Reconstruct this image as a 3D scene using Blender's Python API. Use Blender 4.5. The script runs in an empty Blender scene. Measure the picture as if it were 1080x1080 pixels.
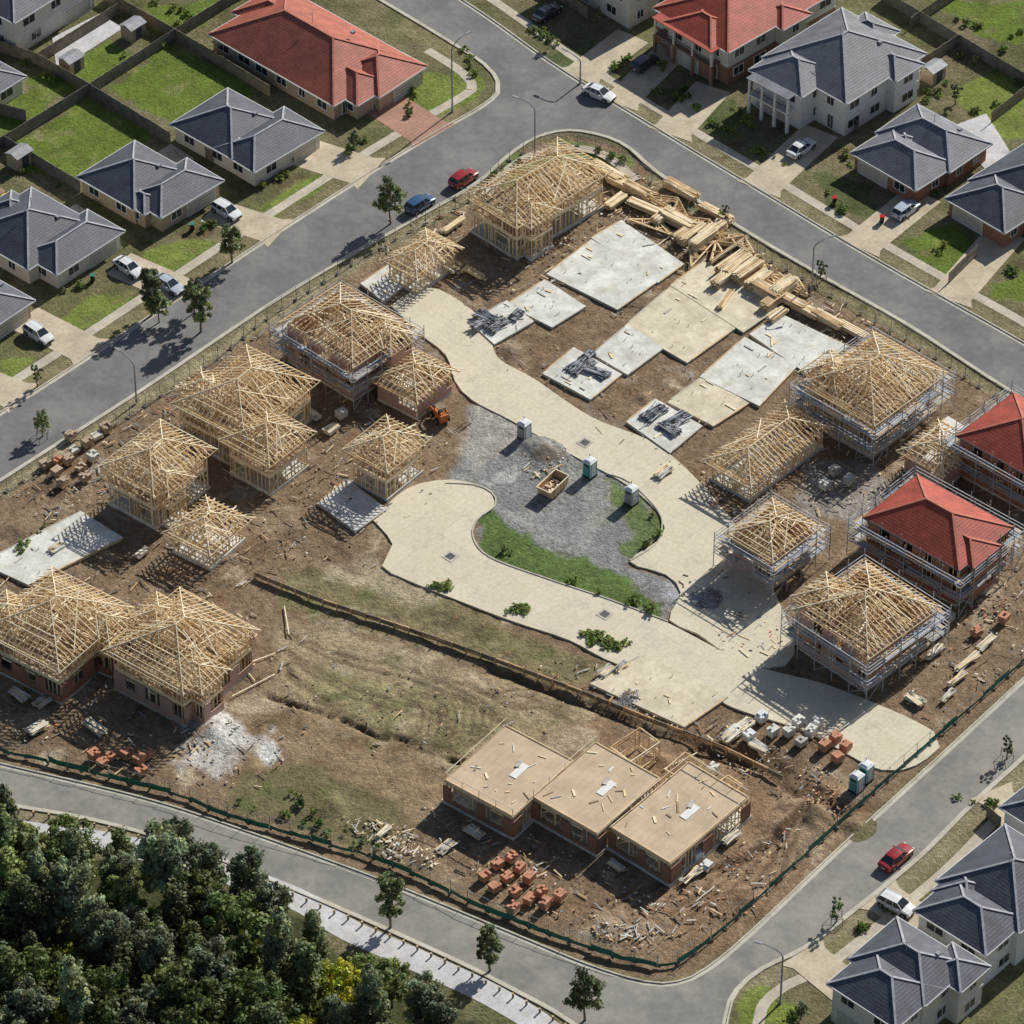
import bpy, bmesh, math, random
import numpy as np
from mathutils import Vector, Matrix, geometry
random.seed(7)
R=random.random
def U(a,b): return a+(b-a)*random.random()

# ------------------------------------------------------------------ survey
PITCH=math.radians(41.0); FPX=4880.0; DIST=530.0
CAM=(0.0,-DIST*math.cos(PITCH),DIST*math.sin(PITCH))
def g(u,v,z=0.0):
    """aerial survey reading -> ground metres at height z"""
    a=u-540.0; b=540.0-v
    rx=a; ry=FPX*math.cos(PITCH)+b*math.sin(PITCH); rz=-FPX*math.sin(PITCH)+b*math.cos(PITCH)
    t=(z-CAM[2])/rz
    return (CAM[0]+rx*t, CAM[1]+ry*t)
def G(l,z=0): return [g(u,v,z) for u,v in l]
AX=math.radians(48)     # street grid direction (up-right)

# ------------------------------------------------------------------ materials
def newmat(name):
    m=bpy.data.materials.new(name); m.use_nodes=True
    nt=m.node_tree; b=nt.nodes['Principled BSDF']
    return m,nt,b
def L(nt,a,b): nt.links.new(a,b)
def noise(nt,vec,scale,detail=3,rough=.6):
    n=nt.nodes.new('ShaderNodeTexNoise'); n.inputs['Scale'].default_value=scale
    n.inputs['Detail'].default_value=detail; n.inputs['Roughness'].default_value=rough
    L(nt,vec,n.inputs['Vector']); return n.outputs['Fac']
def mrange(nt,val,a,b,c,d):
    n=nt.nodes.new('ShaderNodeMapRange'); L(nt,val,n.inputs[0])
    for i,x in enumerate((a,b,c,d)): n.inputs[i+1].default_value=x
    return n.outputs[0]
def math_(nt,op,a,b=None):
    n=nt.nodes.new('ShaderNodeMath'); n.operation=op
    for i,x in enumerate((a,b)):
        if x is None: continue
        if isinstance(x,(int,float)): n.inputs[i].default_value=x
        else: L(nt,x,n.inputs[i])
    return n.outputs[0]
def vscale(nt,col,fac):
    n=nt.nodes.new('ShaderNodeVectorMath'); n.operation='SCALE'
    if isinstance(col,(tuple,list)): n.inputs[0].default_value=col[:3]
    else: L(nt,col,n.inputs[0])
    L(nt,fac,n.inputs['Scale']); return n.outputs[0]
def mixc(nt,f,a,b):
    n=nt.nodes.new('ShaderNodeMix'); n.data_type='RGBA'
    L(nt,f,n.inputs[0])
    for k,x in ((6,a),(7,b)):
        if isinstance(x,(tuple,list)): n.inputs[k].default_value=(x[0],x[1],x[2],1)
        else: L(nt,x,n.inputs[k])
    return n.outputs[2]
def pos(nt): return nt.nodes.new('ShaderNodeNewGeometry').outputs['Position']
def bumpn(nt,b,h,strength=.5,dist=.05):
    n=nt.nodes.new('ShaderNodeBump'); n.inputs['Strength'].default_value=strength; n.inputs['Distance'].default_value=dist
    L(nt,h,n.inputs['Height']); L(nt,n.outputs[0],b.inputs['Normal'])
def pm(name,col,var=.18,scale=1.5,rough=.85,metal=0,spec=.3,fine=.12,fs=12,bump=0,coat=0):
    m,nt,b=newmat(name); p=pos(nt)
    f=math_(nt,'MULTIPLY',mrange(nt,noise(nt,p,scale,2),.3,.7,1-var,1+var),mrange(nt,noise(nt,p,fs,1),.3,.7,1-fine,1+fine))
    L(nt,vscale(nt,col,f),b.inputs['Base Color'])
    b.inputs['Roughness'].default_value=rough; b.inputs['Metallic'].default_value=metal
    b.inputs['Specular IOR Level'].default_value=spec
    if coat: b.inputs['Coat Weight'].default_value=coat
    return m
def tilemat(name,col):
    m,nt,b=newmat(name)
    ge=nt.nodes.new('ShaderNodeNewGeometry'); p=ge.outputs['Position']
    cr=nt.nodes.new('ShaderNodeVectorMath'); cr.operation='CROSS_PRODUCT'; L(nt,ge.outputs['True Normal'],cr.inputs[0]); cr.inputs[1].default_value=(0,0,1)
    nm=nt.nodes.new('ShaderNodeVectorMath'); nm.operation='NORMALIZE'; L(nt,cr.outputs[0],nm.inputs[0])
    dt=nt.nodes.new('ShaderNodeVectorMath'); dt.operation='DOT_PRODUCT'; L(nt,p,dt.inputs[0]); L(nt,nm.outputs[0],dt.inputs[1])
    sx=nt.nodes.new('ShaderNodeSeparateXYZ'); L(nt,p,sx.inputs[0])
    rf=math_(nt,'FRACT',math_(nt,'MULTIPLY',sx.outputs[2],1/.165))
    cf=math_(nt,'FRACT',math_(nt,'MULTIPLY',dt.outputs['Value'],1/.34))
    line=mrange(nt,rf,0,.35,.45,1.12)
    cl=mrange(nt,math_(nt,'ABSOLUTE',math_(nt,'SUBTRACT',cf,.5)),.25,.5,1.05,.82)
    f=math_(nt,'MULTIPLY',math_(nt,'MULTIPLY',line,cl),mrange(nt,noise(nt,p,.5,4,.7),.3,.7,.72,1.3))
    f=math_(nt,'MULTIPLY',f,mrange(nt,noise(nt,p,5,2),.3,.7,.8,1.2))
    L(nt,vscale(nt,col,f),b.inputs['Base Color']); b.inputs['Roughness'].default_value=.55; b.inputs['Specular IOR Level'].default_value=.4
    bumpn(nt,b,rf,.5,.04)
    return m
def brickmat(name,col):
    m,nt,b=newmat(name); p=pos(nt)
    sx=nt.nodes.new('ShaderNodeSeparateXYZ'); L(nt,p,sx.inputs[0])
    rf=math_(nt,'FRACT',math_(nt,'MULTIPLY',sx.outputs[2],1/.26))
    f=math_(nt,'MULTIPLY',mrange(nt,rf,0,.25,.8,1.03),mrange(nt,noise(nt,p,4,3,.7),.3,.7,.75,1.25))
    L(nt,vscale(nt,col,f),b.inputs['Base Color']); b.inputs['Roughness'].default_value=.9; return m
def concmat(name,col,joint=True,var=.2,dirt=(.33,.25,.16),dirtamt=.45,bw=4.2,rh=3.6,jd=.7,ds=.5):
    m,nt,b=newmat(name); p=pos(nt)
    f=math_(nt,'MULTIPLY',mrange(nt,noise(nt,p,.3,4,.7),.3,.7,1-var,1+var*.6),mrange(nt,noise(nt,p,2.2,4,.75),.3,.7,.84,1.1))
    if joint:
        mp=nt.nodes.new('ShaderNodeMapping'); mp.inputs['Rotation'].default_value=(0,0,-AX); L(nt,p,mp.inputs[0])
        br=nt.nodes.new('ShaderNodeTexBrick'); L(nt,mp.outputs[0],br.inputs['Vector'])
        br.inputs['Scale'].default_value=1; br.inputs['Brick Width'].default_value=bw; br.inputs['Row Height'].default_value=rh
        br.inputs['Mortar Size'].default_value=.03; br.offset=0
        br.inputs['Color1'].default_value=(1,1,1,1); br.inputs['Color2'].default_value=(.93,.93,.93,1); br.inputs['Mortar'].default_value=(jd,jd,jd,1)
        f=math_(nt,'MULTIPLY',f,br.outputs['Color'])
    c=vscale(nt,col,f)
    dm=mrange(nt,noise(nt,p,ds,5,.75),.48,.7,0,dirtamt)
    L(nt,mixc(nt,dm,c,dirt),b.inputs['Base Color']); b.inputs['Roughness'].default_value=.9; b.inputs['Specular IOR Level'].default_value=.2
    return m
def attrmat(name,rough=.9,spec=.15,ground=False,leaf=False):
    m,nt,b=newmat(name)
    a=nt.nodes.new('ShaderNodeVertexColor'); a.layer_name='Col'
    p=pos(nt)
    b.inputs['Roughness'].default_value=rough; b.inputs['Specular IOR Level'].default_value=spec
    if ground:
        f=math_(nt,'MULTIPLY',mrange(nt,noise(nt,p,.3,4,.72),.3,.7,.7,1.27),mrange(nt,noise(nt,p,1.7,5,.8),.3,.7,.55,1.45))
        f=math_(nt,'MULTIPLY',f,mrange(nt,noise(nt,p,7,1,.7),.3,.7,.78,1.22))
        L(nt,vscale(nt,a.outputs[0],f),b.inputs['Base Color'])
        bumpn(nt,b,noise(nt,p,2.6,4,.75),1.0,.35)
    elif leaf:
        oi=nt.nodes.new('ShaderNodeObjectInfo')
        c=vscale(nt,a.outputs[0],mrange(nt,oi.outputs['Random'],0,1,.65,1.4))
        L(nt,c,b.inputs['Base Color'])
        tr=nt.nodes.new('ShaderNodeBsdfTranslucent'); L(nt,c,tr.inputs[0]); mx=nt.nodes.new('ShaderNodeMixShader'); mx.inputs[0].default_value=.35
        L(nt,b.outputs[0],mx.inputs[1]); L(nt,tr.outputs[0],mx.inputs[2]); L(nt,mx.outputs[0],nt.nodes['Material Output'].inputs[0])
    return m

M={}
M['ground']=attrmat('ground_mat',ground=True)
M['leaf']=attrmat('leaf_mat',rough=.55,spec=.35,leaf=True)
M['bark']=pm('bark',(.22,.17,.13))
def asphalt(name,col,dirt,da):
    m,nt,b=newmat(name); p=pos(nt)
    f=math_(nt,'MULTIPLY',mrange(nt,noise(nt,p,.1,4,.75),.3,.7,.78,1.2),mrange(nt,noise(nt,p,9,1),.3,.7,.9,1.1))
    f=math_(nt,'MULTIPLY',f,mrange(nt,noise(nt,p,1.1,4,.75),.3,.7,.86,1.12))
    c=vscale(nt,col,f)
    dm=mrange(nt,noise(nt,p,.2,5,.75),.48,.75,0,da)
    L(nt,mixc(nt,dm,c,dirt),b.inputs['Base Color']); b.inputs['Roughness'].default_value=.9; b.inputs['Specular IOR Level'].default_value=.2
    return m
M['asphalt']=asphalt('asphalt',(.205,.197,.195),(.30,.27,.23),.55)
M['asphalt2']=asphalt('worn_asphalt',(.27,.255,.235),(.40,.35,.28),.6)
M['kerb']=concmat('kerb_concrete',(.58,.54,.46),False)
M['path']=concmat('footpath_concrete',(.60,.54,.44),True,bw=1.5,rh=1.5,jd=.8)
M['whitepath']=concmat('pale_path_concrete',(.66,.64,.65),True,bw=6,rh=6,dirtamt=.3,jd=.85)
M['lane']=concmat('lane_concrete',(.76,.69,.54),True,dirtamt=.55,var=.22,jd=.78,dirt=(.47,.37,.25),ds=.3)
M['slab']=concmat('slab_concrete',(.76,.75,.70),False,dirtamt=.75,dirt=(.50,.44,.34),var=.28,ds=.45)
M['slab2']=concmat('sandy_slab_concrete',(.74,.66,.50),False,dirtamt=.6,var=.25,dirt=(.48,.38,.25))
M['drive']=concmat('driveway_concrete',(.62,.53,.40),True,bw=3,rh=3,jd=.85)
M['paver']=concmat('red_paver',(.50,.28,.21),True,bw=.6,rh=.6)
M['tgrey']=tilemat('grey_roof_tile',(.098,.107,.130))
M['tgrey2']=tilemat('slate_roof_tile',(.165,.175,.20))
M['tred']=tilemat('red_roof_tile',(.40,.078,.05))
M['tred2']=tilemat('terracotta_roof_tile',(.38,.105,.07))
M['cgrey']=pm('grey_ridge_cap',(.40,.41,.44)); M['cred']=pm('red_ridge_cap',(.52,.20,.14))
M['cream']=pm('cream_render',(.72,.68,.58),.06); M['white']=pm('white_render',(.8,.79,.76),.05)
M['brick']=brickmat('brown_brick',(.30,.17,.115)); M['tanbrick']=brickmat('tan_brick',(.50,.38,.27)); M['redbrick']=brickmat('red_brick',(.36,.17,.11))
M['wrap']=brickmat('pink_brick_veneer',(.50,.33,.27))
M['trim']=pm('white_trim',(.78,.78,.76),.05); M['dtrim']=pm('dark_trim',(.1,.1,.11),.1)
mg,nt,b=newmat('window_glass'); b.inputs['Base Color'].default_value=(.03,.04,.05,1); b.inputs['Roughness'].default_value=.08; b.inputs['Specular IOR Level'].default_value=.8; M['glass']=mg
M['gdoor']=pm('garage_door_paint',(.62,.58,.5),.05)
M['t1']=pm('pine_timber',(.84,.66,.40),.15,1.2); M['t2']=pm('pale_pine_timber',(.90,.78,.56),.1,1.2); M['t3']=pm('shaded_pine_timber',(.62,.43,.24),.2,1.2)  # three pine tones mixed through the timber, the last a darker brown
M['deck']=pm('particleboard_floor',(.56,.435,.30),.14,.4)
M['deckd']=pm('worn_floor_board',(.36,.26,.17),.2,.8)  # darker board tone for the upper floors and some deck offcuts
M['deckp']=pm('scaffold_plank',(.50,.47,.43),.25,1.5); M['steel']=pm('galvanised_steel',(.46,.47,.50),.15,rough=.5,metal=.3)
M['wire']=pm('fence_wire',(.22,.22,.22),.2,rough=.6)
M['bluesteel']=pm('blue_scaffold_board',(.24,.29,.38),.25)
M['fencewood']=pm('paling_fence',(.26,.21,.15),.25,1.2,fine=.25,fs=8); M['fencegrey']=pm('weathered_fence',(.2,.185,.155),.25,1.2)
M['green']=pm('green_shade_cloth',(.04,.19,.15),.3,1); M['orange']=pm('orange_brick_stack',(.56,.27,.17),.25,2)
M['rubber']=pm('rubber',(.025,.025,.025)); M['black']=pm('black_plastic',(.03,.03,.035),rough=.5)
M['grey']=pm('grey_metal',(.3,.31,.33),rough=.5); M['lampglass']=pm('lamp_lens',(.7,.7,.65),rough=.3)
M['tealplastic']=pm('teal_plastic',(.08,.34,.32),.08,rough=.5); M['whiteplastic']=pm('white_plastic',(.78,.8,.8),.05,rough=.4)
M['rust']=pm('rusty_steel',(.28,.2,.14),.3); M['dsheet']=pm('steel_mesh_sheets',(.12,.14,.17),.3,2,rough=.5)
M['taillight']=pm('tail_light',(.4,.02,.02),rough=.3)
M['loader']=pm('loader_orange_paint',(.55,.18,.05),.1,rough=.5); M['yellow']=pm('loader_yellow_paint',(.65,.42,.04),.1,rough=.5)
def paint(name,col):
    m=pm(name,col,.04,1,rough=.32,spec=.5,fine=.03,coat=.6); return m
M['cwhite']=paint('white_car_paint',(.75,.76,.77)); M['cred_']=paint('red_car_paint',(.30,.012,.015)); M['cblue']=paint('blue_car_paint',(.03,.09,.20))
M['cdark']=paint('dark_car_paint',(.04,.05,.07)); M['csilver']=paint('silver_car_paint',(.45,.50,.58))

# ------------------------------------------------------------------ mesh builder
class MB:
    def __init__(s): s.V=[];s.F=[];s.I=[];s.mats=[]
    def mi(s,m):
        m=M[m] if isinstance(m,str) else m
        if m not in s.mats: s.mats.append(m)
        return s.mats.index(m)
    def poly(s,pts,m):
        n=len(s.V); s.V+= [tuple(p) for p in pts]; s.F.append(tuple(range(n,n+len(pts)))); s.I.append(s.mi(m))
    def hexa(s,p,m):
        n=len(s.V); s.V+=[tuple(q) for q in p]; k=s.mi(m)
        for f in ((3,2,1,0),(4,5,6,7),(0,1,5,4),(1,2,6,5),(2,3,7,6),(3,0,4,7)):
            s.F.append(tuple(n+i for i in f)); s.I.append(k)
    def box(s,c,size,yaw=0,m='t1',tz=0):
        ca,sa=math.cos(yaw),math.sin(yaw); hx,hy,hz=size[0]/2,size[1]/2,size[2]/2
        P=[]
        for dz in (-hz,hz):
            for dx,dy in ((-hx,-hy),(hx,-hy),(hx,hy),(-hx,hy)):
                P.append((c[0]+dx*ca-dy*sa,c[1]+dx*sa+dy*ca,c[2]+dz+tz*dx))
        s.hexa(P,m)
    def beam(s,p,q,w,h,m='t1'):
        dx,dy,dz=q[0]-p[0],q[1]-p[1],q[2]-p[2]
        l=math.sqrt(dx*dx+dy*dy+dz*dz)
        if l<1e-4: return
        dx/=l;dy/=l;dz/=l
        sx,sy=dy,-dx; k=math.hypot(sx,sy)
        if k<1e-4: sx,sy=math.cos(AX),math.sin(AX)
        else: sx/=k;sy/=k
        ux,uy,uz=sy*dz,-sx*dz,sx*dy-sy*dx
        a,b=w/2,h/2; P=[]
        for e in (p,q):
            for i,j in ((-a,-b),(a,-b),(a,b),(-a,b)):
                P.append((e[0]+sx*i+ux*j,e[1]+sy*i+uy*j,e[2]+uz*j))
        s.hexa(P,m)
    def tube(s,pts,r0,r1,m,n=6):
        k=s.mi(m); rings=[]
        for i,p in enumerate(pts):
            p=Vector(p); a=Vector(pts[max(i-1,0)]); b=Vector(pts[min(i+1,len(pts)-1)])
            d=(b-a).normalized(); x=d.cross(Vector((0.1,1,0.05))).normalized(); y=d.cross(x)
            r=r0+(r1-r0)*i/(len(pts)-1); st=len(s.V)
            for j in range(n):
                t=2*math.pi*j/n; s.V.append(tuple(p+x*(r*math.cos(t))+y*(r*math.sin(t))))
            rings.append(st)
        for a,b in zip(rings,rings[1:]):
            for j in range(n):
                s.F.append((a+j,a+(j+1)%n,b+(j+1)%n,b+j)); s.I.append(k)
        s.F.append(tuple(rings[0]+j for j in range(n))); s.I.append(k)
        s.F.append(tuple(rings[-1]+j for j in range(n))); s.I.append(k)
    def prism(s,xy,z0,z1,m,mside=None):
        k=s.mi(m); ks=s.mi(mside or m); n=len(s.V); N=len(xy)
        a=sum(xy[i][0]*xy[(i+1)%N][1]-xy[(i+1)%N][0]*xy[i][1] for i in range(N))
        if a<0: xy=xy[::-1]
        s.V+=[(x,y,z1) for x,y in xy]+[(x,y,z0) for x,y in xy]
        for t in geometry.tessellate_polygon([[Vector((x,y,0)) for x,y in xy]]):
            i,j,l=t
            A=xy[i];B=xy[j];C=xy[l]
            if (B[0]-A[0])*(C[1]-A[1])-(B[1]-A[1])*(C[0]-A[0])<0: j,l=l,j
            s.F.append((n+i,n+j,n+l)); s.I.append(k)
        for i in range(N):
            j=(i+1)%N; s.F.append((n+i,n+N+i,n+N+j,n+j)); s.I.append(ks)
    def ribbon(s,pts,o0,o1,z0,z1,m):
        k=s.mi(m); n=len(s.V); N=len(pts)
        for i,p in enumerate(pts):
            a=pts[max(i-1,0)]; b=pts[min(i+1,N-1)]
            d=math.hypot(b[0]-a[0],b[1]-a[1]); nx,ny=-(b[1]-a[1])/d,(b[0]-a[0])/d
            for o,z in ((o0,z0),(o0,z1),(o1,z1),(o1,z0)): s.V.append((p[0]+nx*o,p[1]+ny*o,z))
        for i in range(N-1):
            for j in range(3):
                q=n+i*4+j; s.F.append((q,q+1,q+5,q+4)); s.I.append(k)
    def build(s,name,parent=None,origin=None,smooth=False):
        o=origin or (0,0,0)
        me=bpy.data.meshes.new(name)
        V=s.V if o==(0,0,0) else [(x-o[0],y-o[1],z-o[2]) for x,y,z in s.V]
        me.from_pydata(V,[],s.F); me.polygons.foreach_set('material_index',s.I)
        for m in s.mats: me.materials.append(m)
        if smooth: me.polygons.foreach_set('use_smooth',[True]*len(s.F))
        me.update()
        ob=bpy.data.objects.new(name,me); bpy.context.collection.objects.link(ob)
        if parent: ob.parent=parent
        else: ob.location=o
        return ob
def empty(name,loc):
    e=bpy.data.objects.new(name,None); e.location=loc; e.empty_display_size=.5
    bpy.context.collection.objects.link(e); return e
def fixn(ob):
    bm=bmesh.new(); bm.from_mesh(ob.data); bmesh.ops.recalc_face_normals(bm,faces=bm.faces); bm.to_mesh(ob.data); bm.free()
def smooth_line(pts,step=1.5):
    out=[]
    n=len(pts)
    for i in range(n-1):
        p0=pts[max(i-1,0)];p1=pts[i];p2=pts[i+1];p3=pts[min(i+2,n-1)]
        k=max(1,int(math.hypot(p2[0]-p1[0],p2[1]-p1[1])/step)); k=min(k,14)
        for j in range(k):
            t=j/k
            out.append(tuple(.5*((2*p1[a])+(-p0[a]+p2[a])*t+(2*p0[a]-5*p1[a]+4*p2[a]-p3[a])*t*t+(-p0[a]+3*p1[a]-3*p2[a]+p3[a])*t**3) for a in (0,1)))
    out.append(tuple(pts[-1])); return out
def resample(pts,step):
    out=[pts[0]]; acc=0
    for a,b in zip(pts,pts[1:]):
        d=math.hypot(b[0]-a[0],b[1]-a[1]); t=step-acc
        while t<=d:
            out.append((a[0]+(b[0]-a[0])*t/d,a[1]+(b[1]-a[1])*t/d)); t+=step
        acc=d-(t-step)
    return out

# ------------------------------------------------------------------ roads
eNWfar=[(-200,560),(0,436),(100,372),(200,306),(300,240),(400,176),(470,134),(508,112),(524,98),(524,86),(510,68),(470,42),(400,0),(250,-88)]
eNEfar=[(340,-88),(490,2),(590,72),(700,140),(800,200),(900,260),(1000,317),(1080,362),(1300,490)]
eInner=[(1300,550),(1080,422),(960,345),(860,288),(760,228),(690,180),(665,158),(640,145),(600,138),(565,146),(535,166),(500,196),(430,236),(300,312),(150,412),(0,508),(-200,640)]
eSblock=[(-150,770),(0,806),(150,842),(250,874),(400,928),(540,985),(620,1018),(680,1036),(715,1036),(745,1022),(790,985),(880,900),(940,845),(1000,790),(1080,716),(1250,560)]
eSEfar=[(1250,650),(1080,800),(1020,855),(970,905),(900,962),(850,1000),(805,1022),(778,1045),(768,1070),(765,1120),(790,1250)]
eSfar=[(690,1250),(660,1130),(600,1078),(540,1044),(470,1009),(330,947),(200,895),(100,866),(0,848),(-150,820)]
E={k:smooth_line(G(v)) for k,v in dict(nw=eNWfar,ne=eNEfar,inn=eInner,sb=eSblock,se=eSEfar,sf=eSfar).items()}
mb=MB(); mb.prism(E['nw']+E['ne']+E['inn'],-.1,.006,'asphalt'); mb.build('road')
mb=MB(); mb.prism(E['sb']+E['se']+E['sf'],-.1,.006,'asphalt2'); mb.build('road')
mb=MB()
for k in E:
    mb.ribbon(E[k],0.0,.18,-.05,.13,'kerb'); mb.ribbon(E[k],-.42,-.002,-.02,.014,'kerb')
mb.build('kerb')
mb=MB()
mb.ribbon(E['nw'][:-22],2.6,3.9,-.05,.02,'path'); mb.ribbon(E['ne'],2.4,3.7,-.05,.02,'path')
mb.ribbon(E['se'],2.6,3.8,-.05,.02,'path')
mb.ribbon(smooth_line(G([(512,206),(530,184),(552,168),(578,159),(604,156),(630,160),(650,172),(672,190)])),-.65,.65,-.05,.03,'path')
mb.build('footpath')
mb=MB(); wp=smooth_line(G([(-150,832),(0,872),(110,888),(215,913),(310,947),(370,982),(460,1022),(530,1056),(590,1099),(650,1184)])); mb.ribbon(wp,-1.5,1.5,-.05,.03,'whitepath'); mb.build('walking_path')

# ------------------------------------------------------------------ ground sheet
def vn(x,y,s,seed):
    r=np.random.default_rng(seed).random((256,256)); X=x*s+1000;Y=y*s+1000
    i=np.floor(X).astype(int);j=np.floor(Y).astype(int);fx=X-i;fy=Y-j;fx=fx*fx*(3-2*fx);fy=fy*fy*(3-2*fy)
    i%=255;j%=255
    return (r[i,j]*(1-fx)+r[i+1,j]*fx)*(1-fy)+(r[i,j+1]*(1-fx)+r[i+1,j+1]*fx)*fy
def fbm(x,y,s,seed,o=4):
    t=0;a=.5;n=0
    for k in range(o): t=t+a*vn(x,y,s*2**k,seed+k); n+=a; a*=.55
    return t/n
fx=np.arange(-80,80.1,.30); fy=np.arange(-96,112,.30)
ox=np.array([90,110,150,230,400,800,1600,3000.])
XS=np.concatenate([-ox[::-1],fx,ox]); YS=np.concatenate([-ox[::-1]-20,fy,ox+30])
GX,GY=np.meshgrid(XS,YS,indexing='ij'); X=GX.ravel();Y=GY.ravel()
COL=np.tile(np.array([.17,.165,.075]),(len(X),1)); HT=np.zeros(len(X)); ROUGH=np.zeros(len(X))
WX=X+(fbm(X,Y,.35,11)-.5)*3.2; WY=Y+(fbm(X,Y,.35,31)-.5)*3.2
NZ=fbm(X,Y,.5,51)-.5
n1=fbm(X,Y,.12,77)[:,None]; n2=np.clip((fbm(X,Y,.22,99)[:,None]-.42)*4,0,1); COL=(COL*(.6+.8*n1))*(1-.6*n2)+np.array([.27,.22,.14])*.6*n2
def sdf(poly,x,y):
    d=np.full(len(x),1e9); ins=np.zeros(len(x),bool); n=len(poly)
    for i in range(n):
        ax,ay=poly[i];bx,by=poly[(i+1)%n]; ex,ey=bx-ax,by-ay
        t=np.clip(((x-ax)*ex+(y-ay)*ey)/(ex*ex+ey*ey+1e-9),0,1)
        d=np.minimum(d,(x-ax-ex*t)**2+(y-ay-ey*t)**2)
        c=((ay>y)!=(by>y))&(x<(bx-ax)*(y-ay)/(by-ay+1e-12)+ax); ins^=c
    return np.sqrt(d)*np.where(ins,1,-1)
def paintp(px,col,soft=1.,st=1.,nz=2.,warp=True,rough=None):
    P=G(px); xs=[p[0] for p in P]; ys=[p[1] for p in P]; m=soft+4
    sel=np.where((X>min(xs)-m)&(X<max(xs)+m)&(Y>min(ys)-m)&(Y<max(ys)+m))[0]
    qx,qy=(WX,WY) if warp else (X,Y)
    s=sdf(P,qx[sel],qy[sel])+(NZ[sel]*nz)
    a=np.clip(s/soft+.5,0,1); a=a*a*(3-2*a)*st
    COL[sel]=COL[sel]*(1-a[:,None])+np.array(col)*a[:,None]
    if rough is not None: ROUGH[sel]=ROUGH[sel]*(1-a)+rough*a
def blob(u,v,rx,ry,col,st=1.,ang=0,nz=1.6):
    cx,cy=g(u,v); m=max(rx,ry)*2
    sel=np.where((abs(X-cx)<m)&(abs(Y-cy)<m))[0]
    ca,sa=math.cos(ang),math.sin(ang); dx=WX[sel]-cx;dy=WY[sel]-cy
    d=np.sqrt(((dx*ca+dy*sa)/rx)**2+((-dx*sa+dy*ca)/ry)**2)
    a=np.clip((1.1-d+NZ[sel]*nz)/.7,0,1); a=a*a*(3-2*a)*st
    COL[sel]=COL[sel]*(1-a[:,None])+np.array(col)*a[:,None]
def line(px,w,col,st=1.,depth=0,sm=True,nz=0):
    P=G(px); P=smooth_line(P) if sm else P
    xs=[p[0] for p in P]; ys=[p[1] for p in P]; m=w*3+2
    sel=np.where((X>min(xs)-m)&(X<max(xs)+m)&(Y>min(ys)-m)&(Y<max(ys)+m))[0]
    d=np.full(len(sel),1e9); x=X[sel]+(WX[sel]-X[sel])*.35;y=Y[sel]+(WY[sel]-Y[sel])*.35
    for a,b in zip(P,P[1:]):
        ex,ey=b[0]-a[0],b[1]-a[1]; t=np.clip(((x-a[0])*ex+(y-a[1])*ey)/(ex*ex+ey*ey+1e-9),0,1)
        d=np.minimum(d,np.hypot(x-a[0]-ex*t,y-a[1]-ey*t))
    k=np.exp(-(d/w)**2)*np.clip(1+NZ[sel]*nz*2,0,1)
    COL[sel]=COL[sel]*(1-(k*st)[:,None])+np.array(col)*(k*st)[:,None]
    HT[sel]-=depth*k
def mound(u,v,r,h):
    cx,cy=g(u,v); d=np.hypot(X-cx,Y-cy); k=np.exp(-(d/r)**2); HT[:]+=h*k*(.5+fbm(X,Y,.9,5))
DIRT=(.275,.195,.125); DIRT2=(.39,.30,.20); DARK=(.115,.08,.052); RED=(.27,.16,.09); SAND=(.55,.46,.33); GRAV=(.30,.30,.29); LUSH=(.155,.225,.035); LUSH2=(.22,.28,.06); DRY=(.28,.245,.125); DUST=(.74,.72,.69)
block=[(0,512),(150,415),(300,318),(430,240),(500,200),(535,170),(565,150),(600,142),(640,149),(665,162),(690,184),(760,232),(860,292),(960,350),(1080,427),(1200,500),(1250,560),(1080,712),(1000,786),(940,840),(880,896),(790,980),(745,1018),(715,1032),(680,1032),(620,1014),(540,981),(400,924),(250,870),(150,838),(0,802),(-120,770),(-120,590)]
paintp(block,DIRT,.8,1,.2,False,1.0)
PB=G(block)
for i in range(800):
    u,v=U(-20,1100),U(180,1030); c=random.choice([DIRT2,DIRT2,DARK,DARK,SAND,RED,RED,(.43,.35,.26),(.22,.15,.095),(.34,.30,.26)])
    x,y=g(u,v)
    if sdf(PB,np.array([x]),np.array([y]))[0]>1.5: blob(u,v,U(.4,3.0),U(.3,1.6),c,U(.3,.8),U(0,3))
line([(0,518),(150,421),(300,324),(430,246),(495,208)],1.1,(.40,.36,.22),.8)
paintp([(520,196),(538,172),(565,154),(600,146),(640,154),(668,172),(650,178),(620,165),(570,170),(535,200)],(.20,.25,.08),.8,.95)
line([(690,188),(760,237),(860,297),(960,355),(1080,432)],.9,(.30,.28,.15),.8)
paintp([(300,600),(400,600),(440,620),(520,650),(620,695),(655,715),(600,725),(450,680),(300,640)],(.25,.215,.11),1.5,.85)
paintp([(290,650),(420,680),(560,720),(640,745),(600,770),(540,780),(490,815),(380,775),(290,730)],(.42,.34,.21),2,.85)
paintp([(340,705),(430,720),(520,745),(560,760),(480,795),(380,765),(310,725)],(.31,.285,.13),3,.6)
paintp([(270,760),(330,750),(460,800),(470,850),(420,900),(300,865),(240,840)],(.33,.24,.14),2,.8)
paintp([(250,815),(330,800),(420,850),(420,900),(330,880),(240,850)],(.17,.16,.08),2,.75)
for u,v in ((330,640),(380,625),(450,645),(520,670),(570,690),(410,740),(350,735),(470,780),(260,850),(320,870),(380,890),(350,835),(300,840),(280,830),(420,700)):
    blob(u,v,U(1.2,3.2),U(.8,1.8),(.15,.18,.06),U(.4,.7),U(0,3))
for k in range(110): blob(U(290,620),U(640,800),U(.4,2.2),U(.3,1),random.choice([SAND,DIRT2,DARK,(.2,.2,.08),RED,DARK]),U(.25,.6),U(0,3))
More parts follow.
